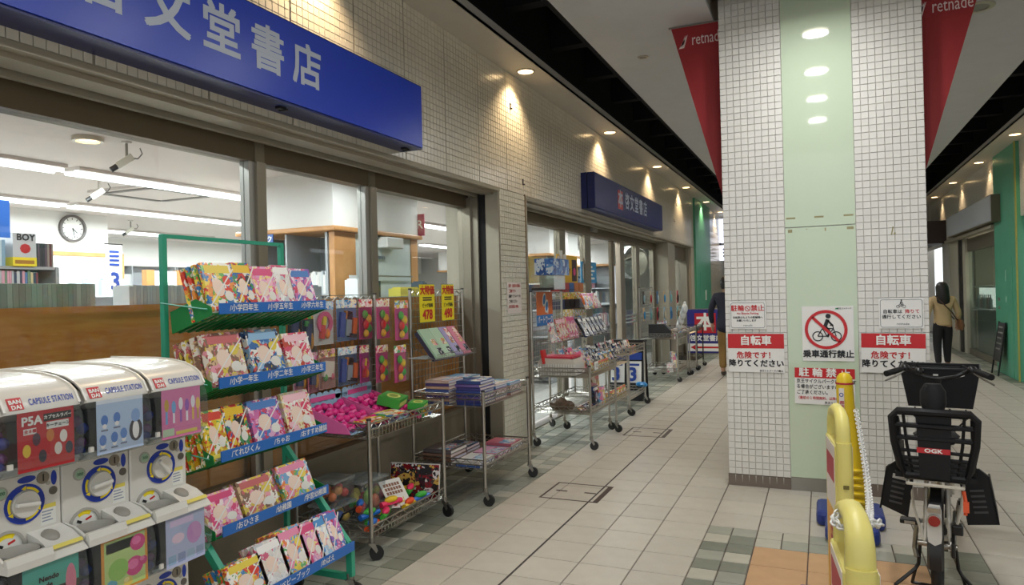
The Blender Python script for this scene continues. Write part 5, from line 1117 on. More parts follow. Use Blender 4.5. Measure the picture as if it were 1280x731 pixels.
def ledge(cart, x, y, z, w_, label):
    t = thing('wire_ledge', label, 'shelf', place(cart, x, y, z), cart.rotation_euler.z); b = MB()
    for yy, zz in ((0, .03), (0, 0), (.1, 0), (.18, 0)): b.tube([(0, yy, zz), (w_, yy, zz)], .003, 4)
    for i in range(int(w_ / .05) + 1): b.tube([(.05 * i, 0, .03), (.05 * i, 0, 0), (.05 * i, .18, 0)], .002, 3, cap=False)
    b.build('wires', M('ledge_grey', '86837c', .5, .4), t); return t
def leaner(cart, x, y, z, w_, h, t_, pal, label, group, lean=20, sc=30, yaw=0): return magazine(place(cart, x, y, z), cart.rotation_euler.z, w_, h, t_, pal, label, group, lean=rad(lean), band=False, sc=sc, yaw=yaw, name='booklet')
ledge(c3, .08, .38, 1.03, .84, 'wire ledge under the white and pink booklets'); G3 = 'booklets on the part-work cart'
leaner(c3, .10, .395, 1.035, .10, .21, .03, 'white', 'small red and white booklet at the left of the ledge', G3, 12); leaner(c3, .22, .39, 1.035, .11, .14, .01, 'sky', 'small blue booklet leaning second on the ledge', G3, 35)
for i in range(3): leaner(c3, .30 + .115 * i, .395 + .01 * i, 1.035, .125, .24, .012, 'cream', 'white booklet with floral motif, %s of three on the ledge' % ['left', 'middle', 'right'][i], G3, 16, 40)
for i in range(3): leaner(c3, .645 + .09 * i, .40, 1.035, .095, .25, .012, 'pink', 'pink booklet, %s of three at the right of the ledge' % ['left', 'middle', 'right'][i], G3, 16, 36)
# basket contents
t = thing('paper_bundle', 'thick bundle of white paper bags with a red top', 'bundle', place(c3, .03, .16, .715), H); MB().box(0, .30, 0, .40, .0, .11).build('bags', M('bag_white', 'd2d0ca', .6), t)
for i in range(14): MB().box(-.003, 0, .02 + .027 * i, .024 + .027 * i, 0, .11).build('fold', M('bag_fold', 'a8a6a0', .7), t)
MB().prism([(0, .11), (.40, .11), (.36, .17), (.02, .16)], 0, .29, 'x').build('upper_bags', M('bag_cream', 'c4bdb2', .6), t); MB().box(.01, .28, .03, .36, .165, .185).build('red_cover', M('bag_red', 'b83048', .5), t)
tag(MB().box(0, .10, 0, .02, 0, .14).box(.01, .09, -.002, 0, .03, .11).build('red_card', M('card_red', 'c82828', .4), loc=place(c3, .0, .47, .83), rot=(rad(-10), 0, H)), 'red card standing at the rear corner of the part-work cart', 'card')
t = thing('price_tag', 'white framed price tag between the paper bundle and the books', 'price tag', place(c3, .16, -.004, .76), H); MB().box(0, .12, 0, .006, 0, .08).build('card', WPRINT, t); text('1,2', .05, INK, t, (.06, -.002, .04), '-y', .02); MB().box(-.005, .125, .006, .010, -.005, .085).build('frame', BLACK, t)
tag(MB().box(0, .2, 0, .12, 0, .05).box(.02, .18, .02, .1, .05, .056).build('yellow_box', M('box_lemon', 'e0d040', .4), loc=place(c3, .36, .40, .80), rot=(0, 0, H + .2)), 'bright yellow box on the part-work cart', 'box')
G3B = 'booklets standing in the part-work basket'
for i in range(7): leaner(c3, .40 + .05 * (i % 4), .30 - .10 * (i // 4), .73, .12, .2, .014, ['cream', 'pink', 'white', 'cream', 'pink', 'white', 'pink'][i], 'pink and white booklet %s in the part-work basket' % ['rear left', 'rear second', 'rear third', 'rear right', 'front left', 'front middle', 'front right'][i], G3B, 22, 34, random.uniform(-.2, .2))
for i in range(6): leaner(c3, .28 + .10 * i, .05, .715, .105, .105, .012, 'lemon', 'yellow packet, number %s from the left along the front of the basket' % ['one', 'two', 'three', 'four', 'five', 'six'][i], 'yellow packets along the basket front', 8, 60)
for i in range(5): leaner(c3, .50 + .07 * i, .15 + .02 * i, .72, .09, .13, .012, 'rain', 'bright packet in the middle of the part-work basket, %s' % ['first from left', 'second from left', 'third from left', 'fourth from left', 'fifth from left'][i], 'bright packets in the basket', 14, 60)
# lower shelf
for i, (x, y, w_, h, pal, lb) in enumerate(((.50, .10, .16, .20, 'dark', 'dark boxed set on the lower shelf of the part-work cart'), (.62, .06, .12, .19, 'rain', 'rainbow striped box on the lower shelf of the part-work cart'), (.76, .16, .13, .30, 'photo', 'peach folder on the lower shelf of the part-work cart'))):
    leaner(c3, x, y, .345, w_, h, .05, pal, lb, None, 4, 14)
for i in range(5): leaner(c3, .10 + .15 * i, .12, .35, .16, .08, .012, ['red', 'dark', 'red', 'white', 'red'][i], 'low booklet on the lower shelf, %s of five' % ['first', 'second', 'third', 'fourth', 'fifth'][i], 'low booklets on the lower shelf', 50, 40)
tag(MB().ell((0, 0, .06), .11, .07, .07, 7, 5).ell((.09, .02, .05), .07, .06, .05, 6, 5).ell((.03, -.03, .08), .05, .05, .06, 6, 5).build('plastic_bag', M('bag_brown', '6a5848', .35, var=.3, vs=20, bump=.6, bs=30), loc=place(c3, .16, .38, .345)), 'crumpled brown plastic bag on the lower shelf', 'bag')
# ------------------------------------------------------------------ tall display behind cart 3
c4 = wire_cart('taller wire cart with stepped shelves of boxes and diaries', (-2.20, 7.66, 0), .90, .70, .76, .34, 1.62)
G4 = 'boxes on the stepped shelves'
for k, (z, lb) in enumerate(((1.53, 'upper stepped shelf edged with yellow print strip'), (1.335, 'lower stepped shelf edged with yellow print strip'))):
    t = thing('display_shelf', lb, 'shelf', place(c4, .0 - .08 * k, .55 - .03 * k, z), H); MB().box(0, .92, 0, .14, 0, .012).build('board', DARKSTEEL, t); MB().box(0, .92, -.012, 0, -.08, .008).build('print_strip', PM('lemon', 45), t)
    for i in range(5): tag(MB().box(0, .17, 0, .11, 0, .11).box(.01, .16, -.002, 0, .02, .09).build('gift_box', M(['gb_navy', 'gb_black', 'gb_black', 'gb_black', 'gb_sky'][i] if k else ['gb_red', 'gb_red', 'gb_blue', 'gb_orange', 'gb_orange'][i], (['28345c', '18181c', '202024', '1c1c20', '8890a0'] if k else ['9c2c2c', 'a83430', '2c5c98', 'b86828', 'a85c24'])[i], .4), loc=place(c4, .01 - .08 * k + .18 * i, .56 - .03 * k, z + .0135), rot=(0, 0, H)), '%s box on the %s stepped shelf, %s from the left' % ((['navy', 'black', 'black', 'black', 'grey'] if k else ['dark red', 'red', 'blue', 'orange', 'brown'])[i], 'lower' if k else 'upper', ['first', 'second', 'third', 'fourth', 'last'][i]), 'box', G4)
t = thing('display_board', 'yellow upright poster board with taped leaflets above the stepped shelves', 'poster', place(c4, .24, .665, 1.645), H); MB().box(0, .76, 0, .01, 0, .35).build('board', M('board_yellow', 'dcae20', .45), t); MB().box(.54, .72, -.003, 0, .03, .30).build('dark_panel', M('board_dark', '382028', .45), t); MB().ell((.63, -.004, .15), .05, .003, .05, 12, 6).build('pink_burst', M('board_pink', 'd83878', .4), t)
for x, z, c in ((.06, .25, 'e8d8d0'), (.14, .32, 'e0e0d8'), (.28, .28, 'dcd8d0'), (.16, .18, 'd8dca0')): MB().cbox((x, -.003, z), (.11, .002, .16), R3('Y', random.uniform(-.15, .15))).build('leaflet', M('leaf_' + c, c, .6), t)
text('TY', .10, INK, t, (.42, -.004, .15), '-y', .02); MB().tube([(.06, .005, -.03), (.06, .005, 0)], .006, 5).build('clip', STEEL, t)
t = thing('promo_poster', 'bright blue poster with a pale bottle shape on the entrance glass', 'poster', (-3.066, 9.44, 1.665), H); MB().box(0, .72, 0, .006, 0, .30).build('sheet', M('poster_sky', '2c8cc0', .4), t); MB().ell((.11, -.001, .16), .05, .003, .13, 12, 8).build('pale_figure', M('figure_pale', 'd0c8bc', .5), t); MB().ell((.11, -.002, .32), .022, .003, .03, 10, 6).build('pale_figure_top', M('figure_tan', 'b09070', .5), t); [MB().box(.30, .62 - .1 * (i % 2), -.002, 0, .05 + .055 * i, .08 + .055 * i).build('print_line', WPRINT, t) for i in range(4)]
tag(MB().box(0, .50, 0, .2, 0, .17).box(.03, .47, -.002, 0, .03, .14).build('blue_carton', PM('carton', 16), loc=place(c3, .12, .40, 1.722), rot=(0, 0, H)), 'large blue printed carton on top of the part-work cart', 'box')
tag(MB().box(0, .70, 0, .24, -.005, .0).box(.02, .03, 0, .24, 0, .02).build('top_board', DARKSTEEL, loc=place(c3, .06, .38, 1.572), rot=(0, 0, H)), 'dark board laid across the top of the part-work cart', 'board')
tag(MB().box(0, .34, 0, .16, 0, .145).box(.02, .30, .01, .14, .02, .11).build('clear_bin', glass('bin_plastic', 'dfe4d8', .06, .3), loc=place(c3, .20, .42, 1.574), rot=(0, 0, H)), 'clear bin with yellow-green goods above the part-work card', 'bin')
ledge(c4, .34, .32, 1.335, .64, 'wire ledge holding orange and pink booklets'); ledge(c4, -.03, .22, 1.03, 1.0, 'wire ledge holding black and white calendars')
for i in range(4): leaner(c4, .36 + .15 * i, .335, 1.34, .14, .20, .03, ['rain', 'rain', 'pink', 'white'][i], '%s booklet on the upper wire ledge' % ['orange', 'orange and red', 'pink', 'white and grey'][i], 'booklets on the upper wire ledge', 22, 12)
for i in range(6): leaner(c4, -.01 + .16 * i, .235, 1.035, .12, .24, .03, 'dark', 'black and white calendar, number %s from the left on the wire ledge' % ['one', 'two', 'three', 'four', 'five', 'six'][i], 'calendars on the wire ledge', 30, 9)
for r in range(3):
    for i in range(7): leaner(c4, .02 + .115 * i, .42 - .16 * r, .70 - .005 * r, .10, .17, .016, ['blue', 'dark', 'dark', 'sky', 'dark', 'blue', 'dark'][(i + r) % 7], 'slim diary in the %s row of the taller cart basket' % ['rear', 'middle', 'front'][r], 'diaries, %s row' % ['rear', 'middle', 'front'][r], 26, 30, random.uniform(-.15, .15))
for i in range(6): leaner(c4, .03 + .14 * i, .02, .28, .13, .12, .015, 'lemon', 'yellow packet along the lower shelf of the taller cart', 'yellow packets on the lower shelf of the taller cart', 10, 50)
ledge(c4, -.16, .47, 1.0, .74, 'wire ledge holding white and pink booklets below the stepped shelves')
for i in range(6): leaner(c4, -.15 + .12 * i, .48, 1.005, .115, .245, .014, ['cream', 'cream', 'pink', 'pink', 'purple', 'cream'][i], 'pale booklet number %s from the left below the stepped shelves' % ['one', 'two', 'three', 'four', 'five', 'six'][i], 'pale booklets below the stepped shelves', 12, 30)
for i in range(12): leaner(c3, .34 + .045 * i, .44 - .07 * (i % 4), .755 + .015 * (i % 3), .10, .19, .014, ['cream', 'sky', 'pink', 'blue', 'white', 'dark'][i % 6], 'leaning booklet in the heap at the right of the part-work basket', 'heaped booklets in the part-work basket', 24, 34, random.uniform(-.25, .25))
# ================================================================== cart 4b
c5 = wire_cart('wire cart beside the black folding board', (-2.23, 8.62, 0), .92, .55, .82, .24, .90, grid=False)
for r in range(2):
    for i in range(7): leaner(c5, .05 + .12 * i, .36 - .2 * r, .74, .09, .15, .02, ['dark', 'white', 'dark', 'photo', 'dark', 'white', 'photo'][i], 'small diary in the %s row of the cart beside the black board' % ['rear', 'front'][r], 'small diaries, %s row' % ['rear', 'front'][r], 20, 26, random.uniform(-.2, .2))
for i in range(5): leaner(c5, .02 + .1 * i, .01, .725, .09, .11, .01, ['lemon', 'rain', 'lemon', 'pink', 'lemon'][i], 'yellow packet hanging at the front of the small cart, %s' % ['first', 'second', 'third', 'fourth', 'fifth'][i], 'yellow packets on the small cart', 4, 50)
tag(MB().ell((0, 0, .04), .13, .06, .035, 7, 5, R3('Y', .2)).ell((.08, -.03, .03), .08, .05, .03, 6, 5, R3('X', .4)).ell((-.06, -.02, .05), .06, .05, .03, 6, 4).build('blue_bag', M('bag_blue', '2c8cd0', .3, bump=.5, bs=30), loc=place(c5, .74, .02, .245), rot=(0, 0, H)), 'bright blue plastic bag on the lower shelf', 'bag')
t = thing('folding_board', 'black folding board with white number 3 posters', 'sign board', (-2.55, 9.78, 0))
MB().cbox((0, 0, .42), (.50, .02, .84), R3('X', rad(-8))).build('front_panel', BLACK, t); MB().cbox((0, .22, .42), (.50, .02, .84), R3('X', rad(8))).build('rear_panel', BLACK, t); MB().cbox((0, .11, .83), (.52, .16, .03)).build('top_bar', BLACK, t)
for k, x in enumerate((-.12, .12)):
    p_ = MB().cbox((x, -.016, .40), (.2, .004, .30), R3('X', rad(-8))).build('poster', WPRINT, t); text('3', .26, BLUEP, p_, (x - .02, -.035, .36), rot=(H - rad(8), 0, 0), bold=.03); MB().cbox((x, -.006, .50), (.14, .004, .03), R3('X', rad(-8))).build('print_strip', BLUEP, p_)
MB().cbox((0, -.002, .62), (.46, .004, .10), R3('X', rad(-8))).build('blue_strip', BLUEP, t)
# ================================================================== carts farther along
c6 = wire_cart('far wire cart hung with small stationery packs', (-2.22, 11.9, 0), .92, .62, .80, .22, 1.58)
CP = ['3a3430', 'c8b898', '5078a0', 'c8a880', '90a8b0', 'b02838', 'a8c0c8', '3088c0', '80b8b8']
for r in range(2):
    for i in range(6):
        k = (i + 3 * r) % 9
        t = thing('hanging_pack', 'small stationery pack, %s row, number %s from the left' % (['upper', 'lower'][r], ['one', 'two', 'three', 'four', 'five', 'six'][i]), 'pack', place(c6, -.02 + .13 * i, .56 - .09 * i, 1.30 - .28 * r), H, 'stationery packs on the far cart')
        MB().box(0, .12, 0, .004, 0, .22).build('card', M('hp_' + CP[k], CP[k], .5), t); MB().ell((.06, -.012, .09), .045, .015, .07, 10, 6).build('content', M('hpc_' + CP[(k + 4) % 9], CP[(k + 4) % 9], .4), t, smooth=True)
        MB().tube([(.06, .01, .21), (.06, .08 + .09 * i, .21)], .003, 4).build('hook', CHROME, t)
for i in range(4): tag(MB().ell((0, 0, .0), .12, .05, .09, 10, 8).ell((.02, 0, .08), .06, .03, .05, 8, 6).build('white_bag', M('bag_clear', 'd4d8d8', .3, bump=.5, bs=25), loc=place(c6, .64 + .03 * i, -.02 + .04 * i, 1.20 - .10 * i), rot=(0, 0, H), smooth=True), 'white plastic packet at the right of the far cart, %s from the top' % ['first', 'second', 'third', 'fourth'][i], 'packet', 'white packets on the far cart')
t = thing('file_box', 'black magazine file on the far wire cart', 'file', place(c6, .0, .12, .74), H); MB().prism([(0, 0), (0, .12), (.1, .22), (.36, .22), (.36, 0)], 0, .12, 'x').build('file', BLACK, t)
for i in range(7): leaner(c6, .05 + .1 * i, .30, .74, .12, .26, .03, ['white', 'white', 'dark', 'cream', 'white', 'sky', 'white'][i], 'notebook standing on the far wire cart, number %s' % ['one', 'two', 'three', 'four', 'five', 'six', 'seven'][i], 'notebooks on the far cart', 6, 14)
for i in range(4): leaner(c6, .0 + .2 * i, .03, .715, .19, .10, .02, ['white', 'white', 'sky', 'white'][i], 'pale pocket book at the front of the far cart, %s' % ['leftmost', 'second', 'third', 'rightmost'][i], 'pale pocket books on the far cart', 4, 60)
for i in range(4): leaner(c6, .28 + .09 * i, .06 + .03 * i, .16, .10, .30, .05, ['sky', 'photo', 'sky', 'blue'][i], 'tall %s tote pack on the lower shelf of the far cart' % ['pale blue', 'brown', 'light blue', 'blue'][i], 'tote packs on the far cart', 8, 10)
for i in range(3): leaner(c6, .0 + .09 * i, .08, .16, .085, .14, .1, 'white', 'white boxed set on the lower shelf of the far cart, %s' % ['left', 'middle', 'right'][i], 'white boxed sets on the far cart', 4, 60)
DK = M('dark_cart', '3c3a38', .4, .7)
for k, (y, lb) in enumerate(((12.92, 'low wire cart just beyond the far cart'), (13.75, 'dark-legged low cart, farthest along the shop front'))):
    c7 = wire_cart(lb, (-2.20, y, 0), .74, .5, .82, .18 if k == 0 else .25, .84, grid=False, mat=CHROME if k == 0 else DK)
    for r in range(2):
        for i in range(3): leaner(c7, .03 + .23 * i, .05 + .24 * r, .78, .21, .08, .05, ['white', 'photo', 'white'][(i + r) % 3], '%s pale magazine pile on the %s' % (['front left', 'front middle', 'front right', 'rear left', 'rear middle', 'rear right'][i + 3 * r], ['low wire cart', 'dark-legged cart'][k]), 'magazine piles on the %s' % ['low wire cart', 'dark-legged cart'][k], 70, 40)
# ================================================================== the book sign by the green column
t = thing('book_sign', 'blue standing sign with a red square and white book character', 'sign board', (-2.38, 16.0, 0))
MB().box(-.38, .40, 0, .06, .12, 1.08).build('panel', M('sign_violet', '2e2c78', .35), t); MB().box(-.40, .42, .006, .054, .10, 1.10).build('frame', STEEL, t); MB().box(-.22, .24, -.004, 0, .56, 1.0).build('red_square', M('sign_red', 'b82430', .4), t); text('本', .40, WPRINT, t, (.01, -.006, .78), '-y', .03)
text('啓文堂書店', .14, WPRINT, t, (.02, -.004, .44), '-y', .025); MB().box(-.37, .39, -.003, 0, .16, .33).build('white_band', WPRINT, t); MB().box(-.2, .34, -.005, -.003, .225, .265).build('arrow_shaft', RED, t); MB().prism([(-.32, .245), (-.19, .31), (-.19, .18)], -.005, -.003, 'y').build('arrow_head', RED, t)
for x in (-.34, .36): MB().box(x - .02, x + .02, -.12, .18, 0, .03).build('foot', STEEL, t); MB().box(x - .012, x + .012, .02, .045, .03, .12).build('leg', STEEL, t)

# ================================================================== bicycle with child seat
BKP = M('bike_black', '0d0d0f', .35); BKM = M('bike_black_matte', '101012', .55, spec=.3); CRM = M('bike_cream', 'c8c2b4', .3, coat=.4); TYR = M('tyre_rubber', '1b1b1b', .7); REFL = M('reflector_red', '8a1414', .2, coat=.6); ORG = M('strap_orange', 'e05a30', .5)
bk = thing('bicycle', 'black and cream bicycle with a rear child seat seen from behind', 'bicycle', (.495, 4.03, 0), rad(-9))
def wheel(name, y, r=.255):
    wt = MB().tube([(0, y + (r - .022) * math.cos(a), r + (r - .022) * math.sin(a)) for a in [2 * PI * i / 36 for i in range(36)]], .023, 10, closed=True).build(name, TYR, bk, smooth=True)
    MB().tube([(0, y + (r - .05) * math.cos(a), r + (r - .05) * math.sin(a)) for a in [2 * PI * i / 36 for i in range(36)]], .009, 6, closed=True).build('rim', STEEL, wt, smooth=True)
    sp = MB()
    for i in range(28):
        a = 2 * PI * i / 28; s_ = .022 if i % 2 else -.022
        sp.tube([(s_, y + .015 * math.cos(a + .8), r + .015 * math.sin(a + .8)), (0, y + (r - .055) * math.cos(a), r + (r - .055) * math.sin(a))], .0012, 3, cap=False)
    sp.build('spokes', STEEL, wt); MB().cyl((-.045, y, r), (.045, y, r), .026, n=14).build('hub', STEEL, wt, smooth=True)
    return wt
wheel('rear_wheel', 0); wheel('front_wheel', 1.05)
def fender(y, a0, a1, mat, r=.285, w_=.034):
    b = MB(); n = 18; prev = None
    for i in range(n + 1):
        a = a0 + (a1 - a0) * i / n; c, s_ = math.cos(a), math.sin(a)
        ring = [(-w_, y + (r - .02) * c, .255 + (r - .02) * s_), (-w_ * .7, y + r * c, .255 + r * s_), (w_ * .7, y + r * c, .255 + r * s_), (w_, y + (r - .02) * c, .255 + (r - .02) * s_)]
        o = len(b.v); b.add(ring, [])
        if prev is not None: b.f += [(prev + k, prev + k + 1, o + k + 1, o + k) for k in range(3)]; b.m += [0] * 3
        prev = o
    return b
fb = fender(0, rad(30), rad(186), BKP).build('rear_fender', BKP, bk, smooth=True); fender(1.05, rad(20), rad(150), BKP).build('front_fender', BKP, bk, smooth=True)
MB().prism([(-.029, .385), (.029, .385), (.026, .36), (0, .345), (-.026, .36)], -.303, -.298, 'y').box(-.029, .029, -.303, -.286, .385, .50).prism([(-.029, .50), (.029, .50), (.022, .525), (-.022, .525)], -.303, -.270, 'y').build('fender_plate', M('plate_white', 'c8c6c0', .3), fb)
MB().ring((0, -.303, .462), 0, .024, .018, 'y', 22).build('tail_light', REFL, fb, smooth=False); MB().ring((0, -.303, .462), .024, .028, .012, 'y', 22).build('tail_light_rim', CHROME, fb); MB().box(-.026, .026, -.312, -.303, .498, .518).build('tail_bracket', CHROME, fb)
fr = MB()
for s_ in (-1, 1):
    fr.tube([(.055 * s_, 0, .255), (.05 * s_, .06, .40), (.045 * s_, .12, .56), (.03 * s_, .26, .60)], .011, 8); fr.tube([(.055 * s_, 0, .255), (.05 * s_, .20, .27), (.03 * s_, .40, .27)], .011, 8)
fr.tube([(0, .40, .25), (0, .33, .50), (0, .27, .72)], .017, 8); fr.tube([(0, .40, .25), (0, .58, .30), (0, .76, .50), (0, .83, .66)], .021, 10); fr.tube([(0, .36, .40), (0, .56, .42), (0, .79, .60)], .018, 10); fr.cyl((0, .85, .60), (0, .80, .78), .021, n=12)
fr.build('frame', CRM, bk, smooth=True)
fk = MB(); fk.tube([(0, .85, .60), (0, .865, .55)], .018, 8)
for s_ in (-1, 1): fk.tube([(0, .862, .56), (.05 * s_, .88, .52), (.052 * s_, .97, .36), (.05 * s_, 1.05, .255)], .012, 8)
fk.build('fork', CRM, bk, smooth=True)
cr = MB()
for s_ in (-1, 1): cr.tube([(.055 * s_, 0, .255), (.10 * s_, .03, .42), (.115 * s_, .06, .575)], .007, 6); cr.tube([(.115 * s_, -.14, .58), (.115 * s_, .24, .58)], .008, 6)
for y in (-.14, -.02, .10, .24): cr.tube([(-.115, y, .58), (.115, y, .58)], .008, 6)
cr.build('rear_carrier', CRM, bk, smooth=True)
MB().loft([((0, .12, .735), .08, .05), ((0, .16, .77), .105, .075), ((0, .26, .78), .07, .13), ((0, .26, .795), .05, .11)], 16).build('saddle', BKM, bk, smooth=True)
# handlebar
hb = MB().tube([(0, .80, .78), (0, .775, .93), (0, .77, .99)], .014, 8)
hb.tube([(-.245, .52, 1.035), (-.20, .60, 1.045), (-.16, .70, 1.05), (-.08, .77, 1.0), (0, .775, .985), (.08, .77, 1.0), (.16, .70, 1.05), (.20, .60, 1.045), (.245, .52, 1.035)], .0115, 8)
hb = hb.build('handlebar', BKP, bk, smooth=True)
for s_ in (-1, 1):
    MB().tube([(.19 * s_, .63, 1.048), (.215 * s_, .58, 1.042), (.25 * s_, .51, 1.034)], [.016, .0175, .0175], 10).build('grip', BKM, hb, smooth=True)
    MB().tube([(.17 * s_, .68, 1.04), (.215 * s_, .66, 1.005), (.262 * s_, .58, .985)], [.008, .006, .005], 6).build('brake_lever', STEEL, hb); MB().ell((.165 * s_, .675, 1.055), .024, .03, .022, 10, 8).build('control_box', BKP, hb, smooth=True)
    MB().tube([(.16 * s_, .70, 1.05), (.12 * s_, .86, 1.06), (.04 * s_, .92, .95), (0, .86, .8)], .0035, 5).build('cable', BKM, hb)
MB().ell((-.10, .755, 1.03), .028, .028, .02, 12, 8).build('bell', BKP, hb, smooth=True)
# front basket
bs_ = MB(); top = [(-.205, .84), (.205, .84), (.205, 1.14), (-.205, 1.14)]; bot = [(-.165, .86), (.165, .86), (.165, 1.09), (-.165, 1.09)]
for i in range(4):
    a, b_ = top[i], top[(i + 1) % 4]; c, d = bot[i], bot[(i + 1) % 4]
    bs_.quad((a[0], a[1], 1.035), (b_[0], b_[1], 1.035), (d[0], d[1], .805), (c[0], c[1], .805))
bs_.quad(*[(p[0], p[1], .805) for p in bot]); bk_b = bs_.build('front_basket', BKM, bk)
MB().tube([(p[0], p[1], 1.036) for p in top], .007, 6, closed=True).build('basket_rim', BKP, bk_b); MB().box(-.2, .2, .845, 1.13, 1.0, 1.01).build('basket_lid', BKM, bk_b)
for x in (-.018, .115): MB().cbox((x, .8385, 1.0), (.026, .003, .010), R3('Y', -.3 if x > 0 else 0)).build('white_tab', M('tab_white', 'b8b8b4', .4), bk_b)
bc = MB()
for x in (-.13, -.05, .05, .13): bc.tube([(x, .86, .80), (x, .87, .74), (x * .5, .88, .66)], .005, 5)
bc.tube([(-.14, .87, .745), (.14, .87, .745)], .006, 5); bc.build('basket_carrier', BKP, bk_b)
MB().loft([((0, .855, .77), .05, .03), ((0, .82, .775), .055, .04), ((0, .83, .73), .045, .035)], 12).build('head_lamp', BKP, bk, smooth=True)
# child seat
cs = MB(); yb = -.09
def lean(z): return yb - (z - .60) * .18
outer = [(-.175, .90), (-.15, .93), (.15, .93), (.175, .90), (.168, .78), (.145, .66), (.125, .61), (-.125, .61), (-.145, .66), (-.168, .78)]
cs.tube([(x, lean(z), z) for x, z in outer], .019, 8, closed=True)
cs.prism([(-.062, .61), (.062, .61), (.075, .935), (-.075, .935)], lean(.77) - .012, lean(.77) + .012, 'y')
for z, hw in ((.645, .14), (.672, .145), (.70, .15), (.735, .155), (.80, .165), (.862, .17)): cs.tube([(-hw, lean(z), z), (hw, lean(z), z)], .0085 if z < .8 else .013, 6)
for x in (-.115, .115): cs.tube([(x * .8, lean(.61), .61), (x, lean(.77), .77), (x * 1.1, lean(.93), .93)], .008, 6)
seat = cs.build('child_seat', BKM, bk, smooth=True)
sb = MB()
for s_ in (-1, 1):
    sb.prism([(yb + .02, .61), (yb - .02, .90), (yb + .06, .86), (yb + .16, .74), (yb + .30, .72), (yb + .32, .61)], .158 * s_ - .01, .158 * s_ + .01, 'x')
sb.box(-.17, .17, yb + .0, yb + .32, .595, .62); sb.build('seat_shell', BKM, seat)
MB().loft([((0, lean(.93) + .03, .925), .04, .03), ((0, lean(.97) + .045, .97), .056, .04), ((0, lean(1.02) + .05, 1.03), .054, .038), ((0, lean(1.05) + .05, 1.065), .034, .024)], 16).build('headrest', BKM, seat, smooth=True)
MB().box(-.072, .066, lean(.745) - .022, lean(.745) - .012, .732, .757).build('red_label', M('label_red', 'b82028', .4), seat); text('OGK', .026, WPRINT, seat, (-.003, lean(.745) - .0235, .7445), '-y', .03, sx=1.3)
for s_ in (-1, 1):
    g = MB(); x0 = .172 * s_
    Q = Matrix.Translation((x0, .02, .50)) @ Matrix.Rotation(-.16 * s_, 4, 'Y')
    g.at(Q)
    g.prism([(-.062, .10), (-.03, .135), (.03, .135), (.062, .10), (.066, -.13), (-.066, -.10 if s_ < 0 else -.13)], .02, .045, 'y')
    lg = g.build('leg_guard', BKM, seat)
    sl = MB().at(Q)
    for i in range(5): sl.box(-.028, .03, .0185, .0198, -.075 + .026 * i, -.065 + .026 * i)
    sl.build('guard_slot', M('slot_dark', '3a3a3c', .5), lg)
    sd = MB().at(Q); sd.prism([(.02, .10), (.26, .06), (.26, -.12), (.02, -.12)], .062 * s_ - .004, .062 * s_ + .004, 'x'); sd.build('guard_side', BKM, lg)
    if s_ < 0: MB().at(Q).box(-.03, .04, .018, .0195, .052, .075).build('sticker', M('sticker_grey', 'b4b4b0', .5), lg); MB().at(Q).cbox((.0, .018, .10), (.02, .002, .02), R3('Y', rad(45))).build('badge', M('badge_blue', 'b4c4d0', .5), lg)
MB().tube([(.115, -.10, .56), (.125, -.11, .49), (.12, -.11, .45)], .009, 6).build('orange_strap', ORG, bk); MB().cbox((.124, -.118, .49), (.024, .012, .05)).build('strap_buckle', ORG, bk)
# cranks, pedals, chain case, stand
MB().tube([(.07, .40, .25), (.085, .36, .36), (.09, .31, .40)], .01, 6).build('crank', STEEL, bk); MB().tube([(-.07, .40, .25), (-.085, .36, .26), (-.09, .31, .27)], .01, 6).build('crank', STEEL, bk)
for x, y, z in ((.135, .31, .40), (-.135, .30, .27)): 
    p_ = MB().cbox((x, y, z), (.095, .07, .024)).build('pedal', BKP, bk, bevel=.006); MB().cbox((x, y - .036, z), (.05, .004, .014)).build('pedal_reflector', M('reflector_amber', 'c0b8a8', .2), p_)
MB().prism([(-.09, .30), (.03, .33), (.42, .32), (.49, .25), (.42, .18), (.03, .20), (-.09, .23)], .060, .075, 'x').build('chain_case', BKP, bk, bevel=.003)
MB().cyl((-.085, 0, .255), (.085, 0, .255), .014, n=10).build('axle', STEEL, bk); MB().cyl((.055, 0, .255), (.07, 0, .255), .045, n=18).build('brake_drum', STEEL, bk)
ks = MB()
for s_ in (-1, 1): ks.tube([(.075 * s_, .01, .25), (.085 * s_, .03, .14), (.10 * s_, .03, .11), (.185 * s_, -.03, .035), (.19 * s_, -.13, .010)], .009, 7); ks.tube([(.10 * s_, .03, .11), (.12 * s_, .10, .012)], .008, 6)
ks.tube([(-.12, .10, .012), (.12, .10, .012)], .008, 6); ks.build('kickstand', BKP, bk, smooth=True)
MB().cbox((.085, .02, .34), (.05, .06, .05)).build('rear_lock', BKP, bk, bevel=.008); MB().tube([(-.09, .02, .33), (-.10, .02, .22), (-.09, .0, .18)], .012, 7).build('derailleur', STEEL, bk)

